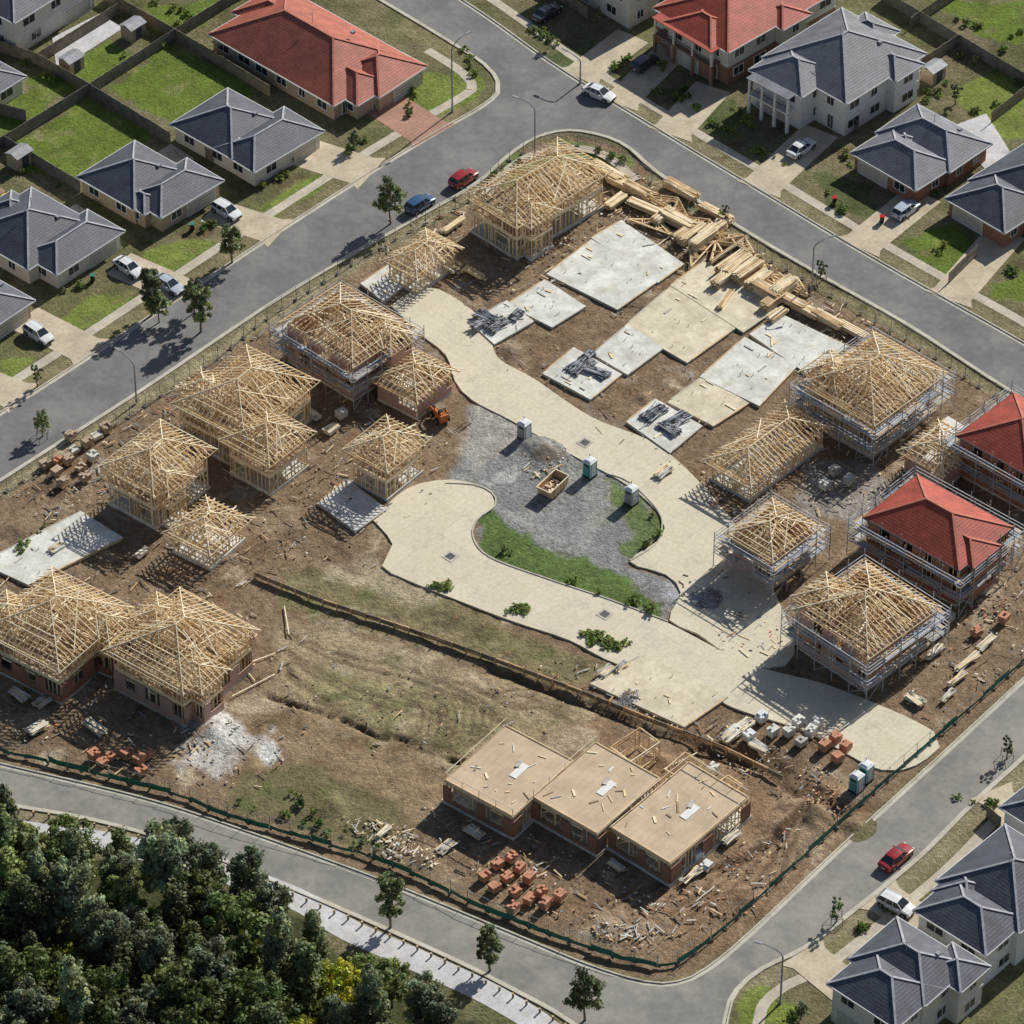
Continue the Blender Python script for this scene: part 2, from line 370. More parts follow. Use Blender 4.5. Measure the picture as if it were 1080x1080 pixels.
blob(240,775,4.5,3.2,DUST,.85); blob(215,800,3.8,2.6,DUST,.7); blob(285,795,2.0,1.6,(.85,.84,.80),.9); blob(205,765,3,2,DUST,.6); blob(260,745,4,2,SAND,.7); blob(195,745,4,1.5,(.5,.45,.4),.6)
paintp([(350,590),(400,585),(420,605),(470,630),(450,640),(380,615),(340,610)],SAND,1.5,.7)
blob(290,545,5,3,DIRT2,.6); blob(320,575,4,2,DIRT2,.6); blob(60,545,5,3,DIRT2,.5)
paintp([(560,770),(640,760),(700,790),(760,800),(850,850),(830,960),(740,1005),(660,1000),(600,960),(780,900),(680,840),(600,790)],(.36,.235,.14),2,.6)
blob(845,880,6,4,(.47,.34,.22),.6); blob(800,930,6,3,(.45,.32,.2),.5); blob(600,780,5,2,SAND,.6); blob(650,975,5,2.5,(.47,.38,.27),.6); blob(860,835,5,2,(.42,.29,.18),.7); blob(470,925,3,2,DIRT2,.6)
for k in range(90): blob(U(600,900),U(780,1000),U(.4,2),U(.3,1),random.choice([SAND,DIRT2,DARK,DARK,RED]),U(.3,.65),U(0,3))
isl=[(470,512),(488,470),(500,435),(520,420),(560,440),(600,472),(650,500),(692,535),(698,560),(675,585),(660,592),(702,612),(716,630),(702,656),(640,632),(560,606),(510,585),(498,560),(520,535),(515,518)]
paintp(isl,GRAV,.8,1,.6,True,.5)
for k in range(60): blob(U(490,700),U(440,630),U(.5,2),U(.3,1),random.choice([(.40,.39,.36),(.2,.2,.195),(.26,.23,.19),(.46,.44,.40),(.22,.2,.17)]),U(.3,.65),U(0,3)) 
paintp([(478,470),(500,425),(540,425),(555,450),(520,480),(500,500)],(.48,.44,.38),1,.7)
paintp([(500,548),(522,533),(535,558),(600,583),(700,632),(702,650),(620,624),(540,602),(506,582)],(.12,.19,.045),.8,.95)
paintp([(640,505),(665,512),(698,545),(695,572),(665,590),(650,583),(670,560),(650,530)],(.13,.19,.045),1,.85)
blob(530,500,2.5,1.2,(.62,.61,.57),.6,.5); blob(575,480,2.6,1.8,(.18,.14,.1),.8); blob(640,545,3,2,(.25,.27,.2),.7)
blob(735,630,4,3,(.46,.48,.54),.8); blob(760,655,3,2,(.44,.44,.46),.6)
blob(660,740,2,1.4,(.5,.5,.52),.7)
for u,v in ((560,370),(650,420),(740,490),(530,345),(600,345)): blob(u,v,4,2,(.24,.155,.09),.6,AX)
paintp([(840,480),(900,480),(960,520),(900,560),(840,530)],(.46,.45,.44),1.5,.5)
for u,v in ((60,470),(95,495),(330,410),(250,520),(90,720),(30,760),(620,200),(480,300),(700,255),(870,330),(960,430),(1040,650),(1000,700),(950,770),(1050,620)): blob(u,v,U(2,4),U(1,2),random.choice([SAND,(.44,.4,.33),DIRT2]),.6,U(0,3))
for off in (0,16,60,76,120,134):
    line([(300,665+off*.3),(360,690+off*.5),(430,705+off*.6),(500,735+off*.5),(540,770+off*.2)],.24,(.17,.125,.075),.8,.09)
for k in range(9):
    u0=420+k*9
    line([(u0,730),(u0+24,748),(u0+20,775),(u0-10,792)],.2,(.18,.13,.08),.8,.08)
for k in range(4): line([(470+k*10,715+k*2),(520+k*6,730+k*5),(560+k*4,725+k*7),(600,742+k*6)],.2,(.19,.14,.08),.7,.06)
for k in range(9):
    line([(620+k*22,955+k*2),(700+k*16,930-k*3),(800+k*8,900-k*8),(860,850-k*3)],.26,(.16,.10,.06),.7,.14)
for k in range(5):
    line([(320+k*6,650+k*9),(370,640+k*11),(420,655+k*11),(455,690+k*8)],.2,(.48,.41,.28),.6,.0)
for k in range(5): line([(100+k*12,700+k*4),(180+k*10,620+k*4),(300,560+k*5),(380,590+k*4)],.26,(.17,.11,.07),.6,.1)
for k in range(4): line([(560+k*20,450+k*4),(620+k*8,520),(600,560+k*9),(530+k*5,540)],.25,(.44,.42,.38),.5,.03)
line([(285,733),(320,745),(350,755),(385,770),(430,780),(460,795),(490,802)],.35,(.10,.065,.04),.9,.55,nz=3)
line([(520,705),(600,735),(690,770),(760,790),(840,835)],.6,(.16,.1,.06),.8,.5)
line([(740,790),(800,800),(850,830),(880,850)],1.3,(.13,.085,.05),.8,.6,nz=1)
line([(0,428),(100,364),(200,298),(300,232),(400,168),(470,126),(500,108)],1.0,(.32,.27,.15),.7)
line([(600,68),(700,132),(800,192),(900,252),(1000,309),(1080,354)],1.3,(.33,.28,.17),.75)
line([(1080,815),(1020,868),(970,918),(900,975),(850,1010),(800,1040)],1.6,(.36,.31,.2),.8)
line([(0,858),(150,887),(330,960),(470,1020),(600,1092)],1.1,(.36,.31,.2),.8)
for p,c in [([(5,155),(95,103),(165,148),(150,158),(82,190),(30,180)],LUSH),([(112,92),(188,45),(270,92),(262,108),(205,130),(180,130)],LUSH),
  ([(30,85),(110,45),(150,60),(70,105)],LUSH),([(0,110),(40,95),(80,95),(0,145)],LUSH),([(262,225),(330,185),(345,195),(275,240)],LUSH2),([(440,80),(500,75),(518,95),(440,135),(425,120)],LUSH2),
  ([(70,330),(110,305),(140,320),(60,365)],LUSH2),([(150,270),(200,250),(235,260),(160,300)],LUSH2),([(0,380),(40,375),(20,410),(0,420)],LUSH2),
  ([(150,5),(230,0),(215,25),(170,35)],LUSH),([(1000,100),(1050,75),(1100,100),(1090,150),(1040,145)],LUSH2),([(955,250),(1000,235),(1040,260),(1000,290),(970,275)],LUSH),
  ([(1040,300),(1085,285),(1090,320),(1060,320)],LUSH),([(560,60),(640,40),(665,60),(640,85)],(.1,.13,.05)),([(690,95),(740,90),(790,130),(760,150)],(.11,.14,.05)),([(860,180),(920,195),(930,230),(870,220)],(.11,.14,.05)),
  ([(780,1055),(810,1040),(850,1060),(840,1090),(780,1090)],LUSH2),([(860,1000),(920,975),(930,990),(880,1030)],DRY),([(420,30),(480,60),(490,40),(440,0)],DRY),([(980,0),(1080,0),(1080,50),(1040,40)],LUSH)]:
    paintp(p,c,.7,.92,1.2)
for k in range(100):
    u,v=random.choice([(80,150),(190,85),(90,75),(300,205),(470,100),(100,335),(190,275),(1050,110),(1000,260),(1030,20),(30,120)]); blob(u+U(-50,50),v+U(-35,35),U(.5,2.2),U(.4,1.2),random.choice([(.29,.30,.09),(.31,.28,.13),(.09,.13,.03),(.24,.18,.1)]),U(.25,.6),U(0,3))
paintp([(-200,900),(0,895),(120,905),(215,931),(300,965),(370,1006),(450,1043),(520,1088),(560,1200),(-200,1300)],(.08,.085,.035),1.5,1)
for u,v in ((205,245),(150,300),(100,260),(380,150),(430,110),(300,190),(730,165),(770,150),(890,160),(910,240),(1080,280),(640,60),(700,110),(760,165),(820,140)): blob(u,v,2.4,1.2,(.13,.095,.055),.7)
HT-=ROUGH*(.03+.28*np.clip(fbm(X,Y,.6,200,5),0,1))
for u,v,r,h in ((575,478,1.8,.9),(560,470,1.2,.7),(225,768,2.2,.7),(665,735,1.1,.7),(745,632,1.6,.6),(845,860,2.4,.8),(640,975,1.6,.5),(870,840,2,.8),(900,870,1.2,.6),(700,800,1.2,.6),(1045,640,1.6,.6),(450,905,1.3,.6),(350,850,1.5,.7),(820,870,1.4,.8),(330,600,1,.4),(860,860,1.2,.8),(780,945,1.6,.7),(20,560,1.4,.6),(310,470,1.3,.6),(540,370,1.1,.5),(680,420,1,.5)): mound(u,v,r,h)
nx,ny=len(XS),len(YS)
me=bpy.data.meshes.new('ground'); V=np.stack([X,Y,HT],1).astype(np.float32)
ii=np.arange(nx*ny).reshape(nx,ny); q=np.stack([ii[:-1,:-1],ii[1:,:-1],ii[1:,1:],ii[:-1,1:]],-1).reshape(-1,4)
me.vertices.add(len(V)); me.vertices.foreach_set('co',V.ravel())
me.loops.add(q.size); me.loops.foreach_set('vertex_index',q.ravel().astype(np.int32))
me.polygons.add(len(q)); me.polygons.foreach_set('loop_start',np.arange(0,q.size,4,dtype=np.int32))
try: me.polygons.foreach_set('loop_total',np.full(len(q),4,dtype=np.int32))
except Exception: pass
me.polygons.foreach_set('use_smooth',np.ones(len(q),bool))
me.update(calc_edges=True)
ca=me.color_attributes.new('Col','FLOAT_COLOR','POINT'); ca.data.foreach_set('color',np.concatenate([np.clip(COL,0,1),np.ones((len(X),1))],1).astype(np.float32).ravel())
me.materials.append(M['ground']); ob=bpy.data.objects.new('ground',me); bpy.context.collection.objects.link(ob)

# ------------------------------------------------------------------ interior lanes and slabs
laneA=[(412,322),(455,303),(512,340),(524,376),(564,400),(624,440),(694,470),(755,528),(805,600),(838,690),(790,702),(735,668),(706,654),(718,625),(702,606),(664,592),(697,568),(697,545),(662,512),(596,476),(540,444),(498,422),(480,402),(470,374),(440,350)]
laneB=[(393,548),(430,515),(475,506),(516,516),(523,532),(503,548),(498,566),(516,588),(580,612),(640,632),(700,655),(790,700),(880,725),(985,772),(978,800),(930,812),(850,772),(770,745),(720,715),(650,700),(600,675),(540,655),(480,632),(430,612),(403,597),(414,574)]
mb=MB(); mb.prism(smooth_line(G(laneA+laneA[:1]))[:-1],-.4,.034,'lane'); mb.build('concrete_lane')
mb=MB(); mb.prism(smooth_line(G(laneB+laneB[:1]))[:-1],-.4,.030,'lane'); mb.build('concrete_lane')
mb=MB(); mb.ribbon(smooth_line(G([(470,510),(500,512),(518,520),(522,533),(503,548),(498,566),(516,588),(580,612),(640,632),(704,656)]),.8),0,.16,-.1,.12,'kerb')
mb.ribbon(smooth_line(G([(640,500),(665,510),(694,540),(697,560),(690,575),(664,591)]),.8),0,.16,-.1,.12,'kerb'); mb.build('island_kerb')
sk_=[0]
def slab(px,m='slab',z=.16,grow=.5):
    P=G(px); cx=sum(p[0] for p in P)/len(P);cy=sum(p[1] for p in P)/len(P)
    P=[(cx+(x-cx)*(1+grow*.12),cy+(y-cy)*(1+grow*.12)) for x,y in P]
    z+=.006*(sk_[0]%9); sk_[0]+=1
    mb=MB(); mb.prism(P,-.35,z,m,'kerb')
    a,b,c,d=P
    for k in range(int(U(7,16))):
        s,t=U(.08,.92),U(.08,.92); x=a[0]+(b[0]-a[0])*s+(d[0]-a[0])*t; y=a[1]+(b[1]-a[1])*s+(d[1]-a[1])*t
        if k%3: mb.tube([(x,y,z),(x,y,z+U(.15,.4))],.05,.05,'whiteplastic',6)
        else: mb.box((x,y,z+.05),(U(.3,1.6),U(.1,.3),.08),random.choice([AX,AX+1.57,U(0,3)]),random.choice(['t2','t1','deckp']))
    for p,q in ((a,b),(d,c)):
        mb.beam((p[0]+(q[0]-p[0])*.1,p[1]+(q[1]-p[1])*.1,z+.015),(p[0]+(q[0]-p[0])*.9,p[1]+(q[1]-p[1])*.9,z+.015),.16,.05,'t3' if R()<.5 else 'kerb')
    return mb.build('concrete_slab')
for px,m in [([(582,290),(625,257),(690,296),(650,324)],'slab'),([(628,253),(657,236),(717,278),(692,296)],'slab'),([(538,322),(575,298),(614,324),(582,344)],'slab'),([(498,340),(534,320),(560,340),(522,362)],'slab'),
  ([(664,345),(708,307),(770,347),(724,380)],'slab2'),([(712,303),(744,280),(816,324),(782,348)],'slab2'),([(628,374),(662,346),(697,368),(662,394)],'slab'),([(576,395),(606,370),(652,396),(622,420)],'slab'),
  ([(743,398),(786,360),(836,388),(800,426)],'slab'),([(795,354),(824,334),(890,366),(850,392)],'slab'),([(708,425),(742,400),(786,426),(752,448)],'slab2'),([(664,446),(692,424),(737,450),(706,476)],'slab')]: slab(px,m,grow=.9)
for px,m in [([(622,722),(680,690),(768,736),(722,768)],'slab2'),([(-20,595),(85,540),(130,568),(30,618)],'slab'),([(335,532),(366,506),(408,538),(375,562)],'slab'),([(955,470),(1000,440),(1040,465),(995,500)],'slab'),
  ([(380,300),(410,280),(430,300),(405,320)],'slab')]: slab(px,m,grow=0)
mb=MB()
for u,v in ((617,467),(475,587),(638,648)):
    x,y=g(u,v); mb.box((x,y,.05),(1.5,1.5,.04),AX,'kerb'); mb.box((x,y,.075),(.9,.9,.02),AX,'black')
    for k in range(5):
        o=-.36+.18*k; mb.box((x+o*math.cos(AX),y+o*math.sin(AX),.09),(.05,.9,.03),AX,'grey')
mb.build('drain_grate')
k=0
def drive(u0,v0,u1,v1,w,m):
    global k
    a=Vector(g(u0,v0)); b=Vector(g(u1,v1)); d=(b-a).normalized(); n=Vector((-d.y,d.x)); z=.024+.003*k; k+=1
    mb=MB(); mb.prism([tuple(a+n*w/2),tuple(b-d*1.2+n*w/2),tuple(b+n*(w/2+.7)),tuple(b-n*(w/2+.7)),tuple(b-d*1.2-n*w/2),tuple(a-n*w/2)],-.05,z,m); mb.build('driveway')
for t in ((312,158,392,183,6,'drive'),(398,105,458,143,6,'paver'),(222,222,296,246,5,'drive'),(125,278,196,309,5,'drive'),(25,335,97,372,5,'drive'),(-40,395,25,420,5,'drive'),
  (668,38,610,82,5,'drive'),(712,50,652,110,4.5,'drive'),(752,92,706,142,5,'drive'),(866,138,800,200,5,'drive'),(975,205,905,261,5,'drive'),(1062,245,1000,316,5,'drive'),(990,985,925,943,4.5,'drive'),(895,1045,845,1004,4.5,'drive'),(1110,905,1045,834,4,'drive')): drive(*t)
for px,m in [([(1000,135),(1040,120),(1065,160),(1040,180)],'whitepath'),([(55,40),(105,15),(130,30),(60,75)],'whitepath'),([(60,230),(80,215),(100,228),(80,243)],'path'),([(160,165),(180,152),(205,168),(190,180)],'path'),([(905,95),(935,75),(960,95),(930,118)],'path')]:
    mb=MB(); mb.prism(G(px),-.05,.024+.003*k,m); mb.build('patio'); k+=1

# ------------------------------------------------------------------ houses
class Rect: pass
def rect(Lp,Bp,Rp,z):
    l=Vector(g(*Lp,z)); b=Vector(g(*Bp,z)); r=Vector(g(*Rp,z)); e1=r-b;e2=l-b
    a1=math.atan2(e1.y,e1.x); a2=math.atan2(e2.y,e2.x)-math.pi/2
    o=Rect(); o.l=e1.length;o.w=e2.length; o.a=(a1*o.l+a2*o.w)/(o.l+o.w)
    o.ux=(math.cos(o.a),math.sin(o.a)); o.uy=(-o.ux[1],o.ux[0])
    o.c=(b.x+o.ux[0]*o.l/2+o.uy[0]*o.w/2,b.y+o.ux[1]*o.l/2+o.uy[1]*o.w/2); return o
def sub(o,x,y,l,w):
    """rect in the local frame of o"""
    r=Rect(); r.l=l;r.w=w;r.a=o.a;r.ux=o.ux;r.uy=o.uy; r.c=(o.c[0]+o.ux[0]*x+o.uy[0]*y,o.c[1]+o.ux[1]*x+o.uy[1]*y); return r
def W(o,x,y,z): return (o.c[0]+o.ux[0]*x+o.uy[0]*y,o.c[1]+o.ux[1]*x+o.uy[1]*y,z)
def hip(o,ov=0): 
    l,w=o.l/2+ov,o.w/2+ov
    if l>=w: return [(-l,-w),(l,-w),(l,w),(-l,w)],(-(l-w),0),(l-w,0),w,True
    return [(-l,-w),(l,-w),(l,w),(-l,w)],(0,-(w-l)),(0,w-l),l,False
def hiproof(mb,cap,fas,o,z,pitch,tile,capm,fasm):
    C,r0,r1,hw,ax=hip(o); h=hw*math.tan(pitch); c=[W(o,x,y,z) for x,y in C]; a=W(o,*r0,z+h); b=W(o,*r1,z+h)
    if ax: fs=[[c[0],c[1],b,a],[c[1],c[2],b],[c[2],c[3],a,b],[c[3],c[0],a]]; hp=[(c[0],a),(c[3],a),(c[1],b),(c[2],b)]
    else: fs=[[c[0],c[1],a],[c[1],c[2],b,a],[c[2],c[3],b],[c[3],c[0],a,b]]; hp=[(c[0],a),(c[1],a),(c[2],b),(c[3],b)]
    for f in fs: mb.poly(f,tile)
    mb.poly([(x,y,zz-.2) for x,y,zz in c[::-1]],fasm)
    for p,q in hp+[(a,b)]: cap.beam((p[0],p[1],p[2]+.03),(q[0],q[1],q[2]+.03),.24,.1,capm)
    for i in range(4): p,q=c[i],c[(i+1)%4]; fas.beam((p[0],p[1],z-.1),(q[0],q[1],z-.1),.14,.2,fasm)
    return h
def window(mb,o,side,t,z,w,h,ins,frame='trim',glass='glass'):
    l,wd=o.l/2-ins,o.w/2-ins
    if side==0: c=(t,-wd); n=(0,-1)
    elif side==2: c=(t,wd); n=(0,1)
    elif side==1: c=(l,t); n=(1,0)
    else: c=(-l,t); n=(-1,0)
    yaw=o.a+(0 if side in(0,2) else math.pi/2)
    def B(da,dz,sw,sh,th,off,m):
        tx,ty=(1,0) if side in (0,2) else (0,1)
        p=W(o,c[0]+tx*da+n[0]*off,c[1]+ty*da+n[1]*off,z+dz); mb.box(p,(sw,th,sh),yaw,m)
    B(0,0,w,h,.04,.021,glass)
    for d in (-w/2,w/2): B(d,0,.09,h+.09,.10,.053,frame)
    for d in (-h/2,h/2): B(0,d,w-.09,.09,.10,.053,frame)
    B(0,0,.06,h-.09,.06,.045,frame)
    if glass!='glass' and w>3:
        for d in (-.33,-.11,.11,.33): B(0,d*h,w-.1,.03,.05,.03,'dtrim')
def house(name,rs,eave,tile,cap,wall,fas='trim',storeys=1,gside=0,pitch=24,upper=None,gdoor='gdoor',balc=None):
    R0=rs[0]; org=(R0.c[0],R0.c[1],0); par=empty(name,org)
    roof=MB();caps=MB();fs=MB();wl=MB();wn=MB();dr=MB()
    for i,o in enumerate(rs):
        ev=eave-.035*i; ins=.5
        hiproof(roof,caps,fs,o,ev,math.radians(pitch),tile,cap,fas)
        if storeys==2:
            wl.box(W(o,0,0,1.3),(o.l-2*ins,o.w-2*ins,3.0),o.a,wall)
            wl.box(W(o,0,0,(2.8+ev-.2)/2),(o.l-2*ins,o.w-2*ins,ev-3.0),o.a,upper or wall)
            fs.box(W(o,0,0,2.8),(o.l-2*ins+.12,o.w-2*ins+.12,.14),o.a,fas)
        else: wl.box(W(o,0,0,(ev-.4)/2),(o.l-2*ins,o.w-2*ins,ev),o.a,wall)
        for side in range(4):
            ln=(o.l if side in(0,2) else o.w)-2*ins
            for st in range(storeys):
                z=1.5+2.8*st
                if st==0 and side==gside and ln>5.5 and i==min(1,len(rs)-1):
                    window(dr,o,side,ln/2-3.1,1.2,4.8,2.3,ins,fas,gdoor)
                    if ln>9: window(wn,o,side,-ln/4,1.5,1.8,1.3,ins)
                    continue
                n=max(1,int(ln/3.6))
                for k in range(n):
                    t=-ln/2+ln*(k+.5)/n+U(-.3,.3); w=random.choice([1.2,1.8,1.8,2.2]); 
                    if st==0 and k==0 and side==gside: window(dr,o,side,t,1.15,1.0,2.1,ins,fas,'dtrim')
                    else: window(wn,o,side,t,z,min(w,ln/n*.7),1.3,ins)
    if balc is not None:
        o=rs[balc[0]]; side=balc[1]; 
        l,wd=o.l/2-.5,o.w/2-.5; ln=(2*l if side in(0,2) else 2*wd)*.8
        def T(a,off): return {0:(a,-wd-off),3:(-l-off,a),1:(l+off,a),2:(a,wd+off)}[side]
        a=W(o,*T(-ln/2,.9),2.9); b=W(o,*T(ln/2,.9),2.9)
        fs.beam(a,b,1.8,.22,wall); 
        for k in range(4):
            t=-ln/2+ln*k/3; p=W(o,*T(t,1.65),0); fs.beam((p[0],p[1],0),(p[0],p[1],2.79),.35,.35,wall); fs.beam((p[0],p[1],3.01),(p[0],p[1],eave-.2),.28,.28,upper or wall)
        a=W(o,*T(-ln/2,1.7),3.95); b=W(o,*T(ln/2,1.7),3.95); fs.beam(a,b,.08,.08,'dtrim')
        for k in range(int(ln/.25)):
            t=-ln/2+.25*k; p=W(o,*T(t,1.7),0); fs.beam((p[0],p[1],3.01),(p[0],p[1],3.91),.04,.04,'dtrim')
        q0=W(o,*T(-ln/2-.3,1.0),eave-.05); q1=W(o,*T(ln/2+.3,1.0),eave-.05); fs.beam(q0,q1,2.1,.12,tile)
    o=rs[0]
    h0=eave+min(o.l,o.w)/2*math.tan(math.radians(pitch))
    p=W(o,U(-1,1),U(-.3,.3),h0); fs.beam((p[0],p[1],h0-.3),(p[0],p[1],h0+1.3),.05,.05,'grey'); fs.beam((p[0]-.5,p[1],h0+1.2),(p[0]+.5,p[1],h0+1.2),.04,.04,'grey')
    p=W(o,o.l*.2,-o.w*.22,0); zz=eave+(o.w/2-o.w*.22)*math.tan(math.radians(pitch)); fs.box((p[0],p[1],zz+.05),(.5,.5,.35),o.a,'grey')
    for m_,n_ in ((roof,'roof'),(caps,'ridge_caps'),(fs,'trim'),(wl,'walls'),(wn,'windows'),(dr,'doors')):
        if m_.V: m_.build(n_,par,org)
    return par
z1=2.7; z2=5.5
def RR(z,*t): return [rect(*x,z) for x in t]
def plus(rs,*subs):
    return rs+[sub(rs[0],*s) for s in subs]
r=RR(z1,((222,34),(352,112),(432,60)),((345,76),(400,103),(453,70))); house('brick_house',plus(r,(-1.5,-r[0].w/2+2.2,7,8.5),(2,r[0].w/2-2.5,7,8)),z1,'tred2','cred','tanbrick',gside=0,pitch=26)
r=RR(z1,((180,130),(245,168),(305,128)),((232,152),(268,182),(336,134))); house('brick_house',plus(r,(-r[0].l*.25,-r[0].w/2+1,4.4,5)),z1,'tgrey','cgrey','cream',gside=0,pitch=26)
r=RR(z1,((82,185),(142,222),(202,182)),((130,206),(170,230),(237,190))); house('brick_house',plus(r,(-r[0].l*.27,-r[0].w/2+1,4.2,5)),z1,'tgrey','cgrey','tanbrick',gside=0,pitch=26)
r=RR(z1,((-42,245),(30,285),(105,238)),((15,270),(60,290),(137,246))); house('brick_house',plus(r,(1.5,r[0].w/2-1,5,5)),z1,'tgrey','cgrey','cream',gside=0,pitch=26)
house('brick_house',RR(z1,((-90,300),(-5,345),(40,318))),z1,'tgrey','cgrey','tanbrick',gside=0)
house('brick_house',RR(z1,((-75,70),(-12,105),(28,80))),z1,'tgrey','cgrey','cream',gside=3)
house('two_storey_house',RR(z2,((-50,-10),(15,25),(102,-30))),z2,'tgrey','cgrey','cream',storeys=2,gside=0)
r=RR(z2,((692,6),(768,56),(884,-14)),((700,22),(750,52),(790,28))); house('two_storey_house',plus(r,(1,-r[0].w/2+1.6,5.5,5.6)),z2,'tred','cred','brick',storeys=2,gside=3,upper='cream',balc=(0,3))
r=RR(z2,((800,62),(893,110),(981,58)),((788,74),(846,103),(890,75))); house('two_storey_house',plus(r,(r[0].l*.2,-r[0].w/2+1.8,5.5,6),(r[0].l/2-1,1.5,5,6)),z2,'tgrey2','cgrey','white',storeys=2,gside=3,balc=(1,3),pitch=26)
house('two_storey_house',RR(z2,((586,-50),(664,-3),(740,-45))),z2,'tgrey','cgrey','cream',storeys=2,gside=3)
r=RR(z1,((925,138),(1002,182),(1044,150)),((897,160),(966,201),(1010,172))); house('brick_house',plus(r,(-r[0].l/2+1,2,4.5,4.6)),z1,'tgrey2','cgrey','redbrick',gside=3,pitch=27)
house('brick_house',RR(z1,((1020,190),(1095,232),(1160,190)),((997,208),(1060,246),(1110,212))),z1,'tgrey','cgrey','redbrick',gside=3,pitch=26)
r=RR(z2,((985,930),(1075,985),(1150,925)),((960,962),(1040,1008),(1090,970))); house('two_storey_house',plus(r,(-r[0].l/2+1.2,2.5,5,5)),z2,'tgrey','cgrey','white',storeys=2,gside=3,pitch=26)
r=RR(z2,((890,1015),(975,1062),(1032,1020)),((868,1040),(945,1085),(1000,1045))); house('two_storey_house',plus(r,(r[0].l/2-1.5,-r[0].w/2+1,5,5)),z2,'tgrey','cgrey','cream',storeys=2,gside=3,pitch=26)
house('two_storey_house',RR(z2,((1052,852),(1115,890),(1180,840))),z2,'tgrey','cgrey','white',storeys=2,gside=3)
for t in (((1120,290),(1190,330),(1250,290)),((150,-90),(230,-45),(300,-90)),((-190,150),(-110,190),(-50,155)),((-200,380),(-120,420),(-60,385))): house('brick_house',RR(z1,t),z1,'tgrey','cgrey','tanbrick')
for u,v in ((140,25),(20,160),(985,70),(75,60),(1085,190)):
    o=rect((u-9,v),(u,v+5),(u+9,v-1),2.0); par=empty('garden_shed',(o.c[0],o.c[1],0)); mb=MB()
    mb.box(W(o,0,0,1.0),(2.6,2.0,2.0),o.a,'tanbrick'); mb.build('walls',par,(o.c[0],o.c[1],0)); mb=MB()
    for s in (-1,1): mb.poly([W(o,-1.45,s*1.15,1.98),W(o,1.45,s*1.15,1.98),W(o,1.45,0,2.4),W(o,-1.45,0,2.4)],'grey')
    mb.build('roof',par,(o.c[0],o.c[1],0)); mb=MB(); mb.box(W(o,0,-1.03,.95),(1.1,.05,1.8),o.a,'dtrim'); mb.build('door',par,(o.c[0],o.c[1],0))

# ------------------------------------------------------------------ timber framed houses
T=['t1','t1','t2','t3']
def tc(): return random.choice(T)
def studwall(mb,p,q,z,h,op=True,sp=.6):
    d=math.hypot(q[0]-p[0],q[1]-p[1])
    if d<.5: return
    def P(t,zz): return (p[0]+(q[0]-p[0])*t/d,p[1]+(q[1]-p[1])*t/d,zz)
    for zz in (z+.04,z+h-.04,z+h-.13): mb.beam(P(0,zz),P(d,zz),.1,.08,tc())
    ops=[]
    if op:
        t=U(.6,1.8)
        while t<d-2.2:
            w=random.choice([.9,1.8,1.8,2.4]); 
            if t+w<d-.4: ops.append((t,t+w,U(.6,1.0) if w>1 else 0)); 
            t+=w+U(1.2,2.6)
    t=.05
    while t<=d:
        o=[x for x in ops if x[0]<t<x[1]]
        if o:
            if o[0][2]>0: mb.beam(P(t,z+.08),P(t,z+o[0][2]),.07,.1,tc())
        else: mb.beam(P(t,z+.08),P(t,z+h-.17),.07,.1,tc())
        t+=sp
    for a,b,s in ops:
        mb.beam(P(a,z+2.15),P(b,z+2.15),.1,.22,tc())
        if s>0: mb.beam(P(a,z+s),P(b,z+s),.1,.07,tc())
        for e in (a,b): mb.beam(P(e,z+.08),P(e,z+h-.17),.1,.1,tc())
    mb.beam(P(0,z+h*.5),P(d,z+h*.5) if not ops else P(ops[0][0],z+h*.5),.08,.07,tc())
    if d>2.5: mb.beam(P(.1,z+.1),P(min(d,2.4),z+h-.15),.03,.1,tc())
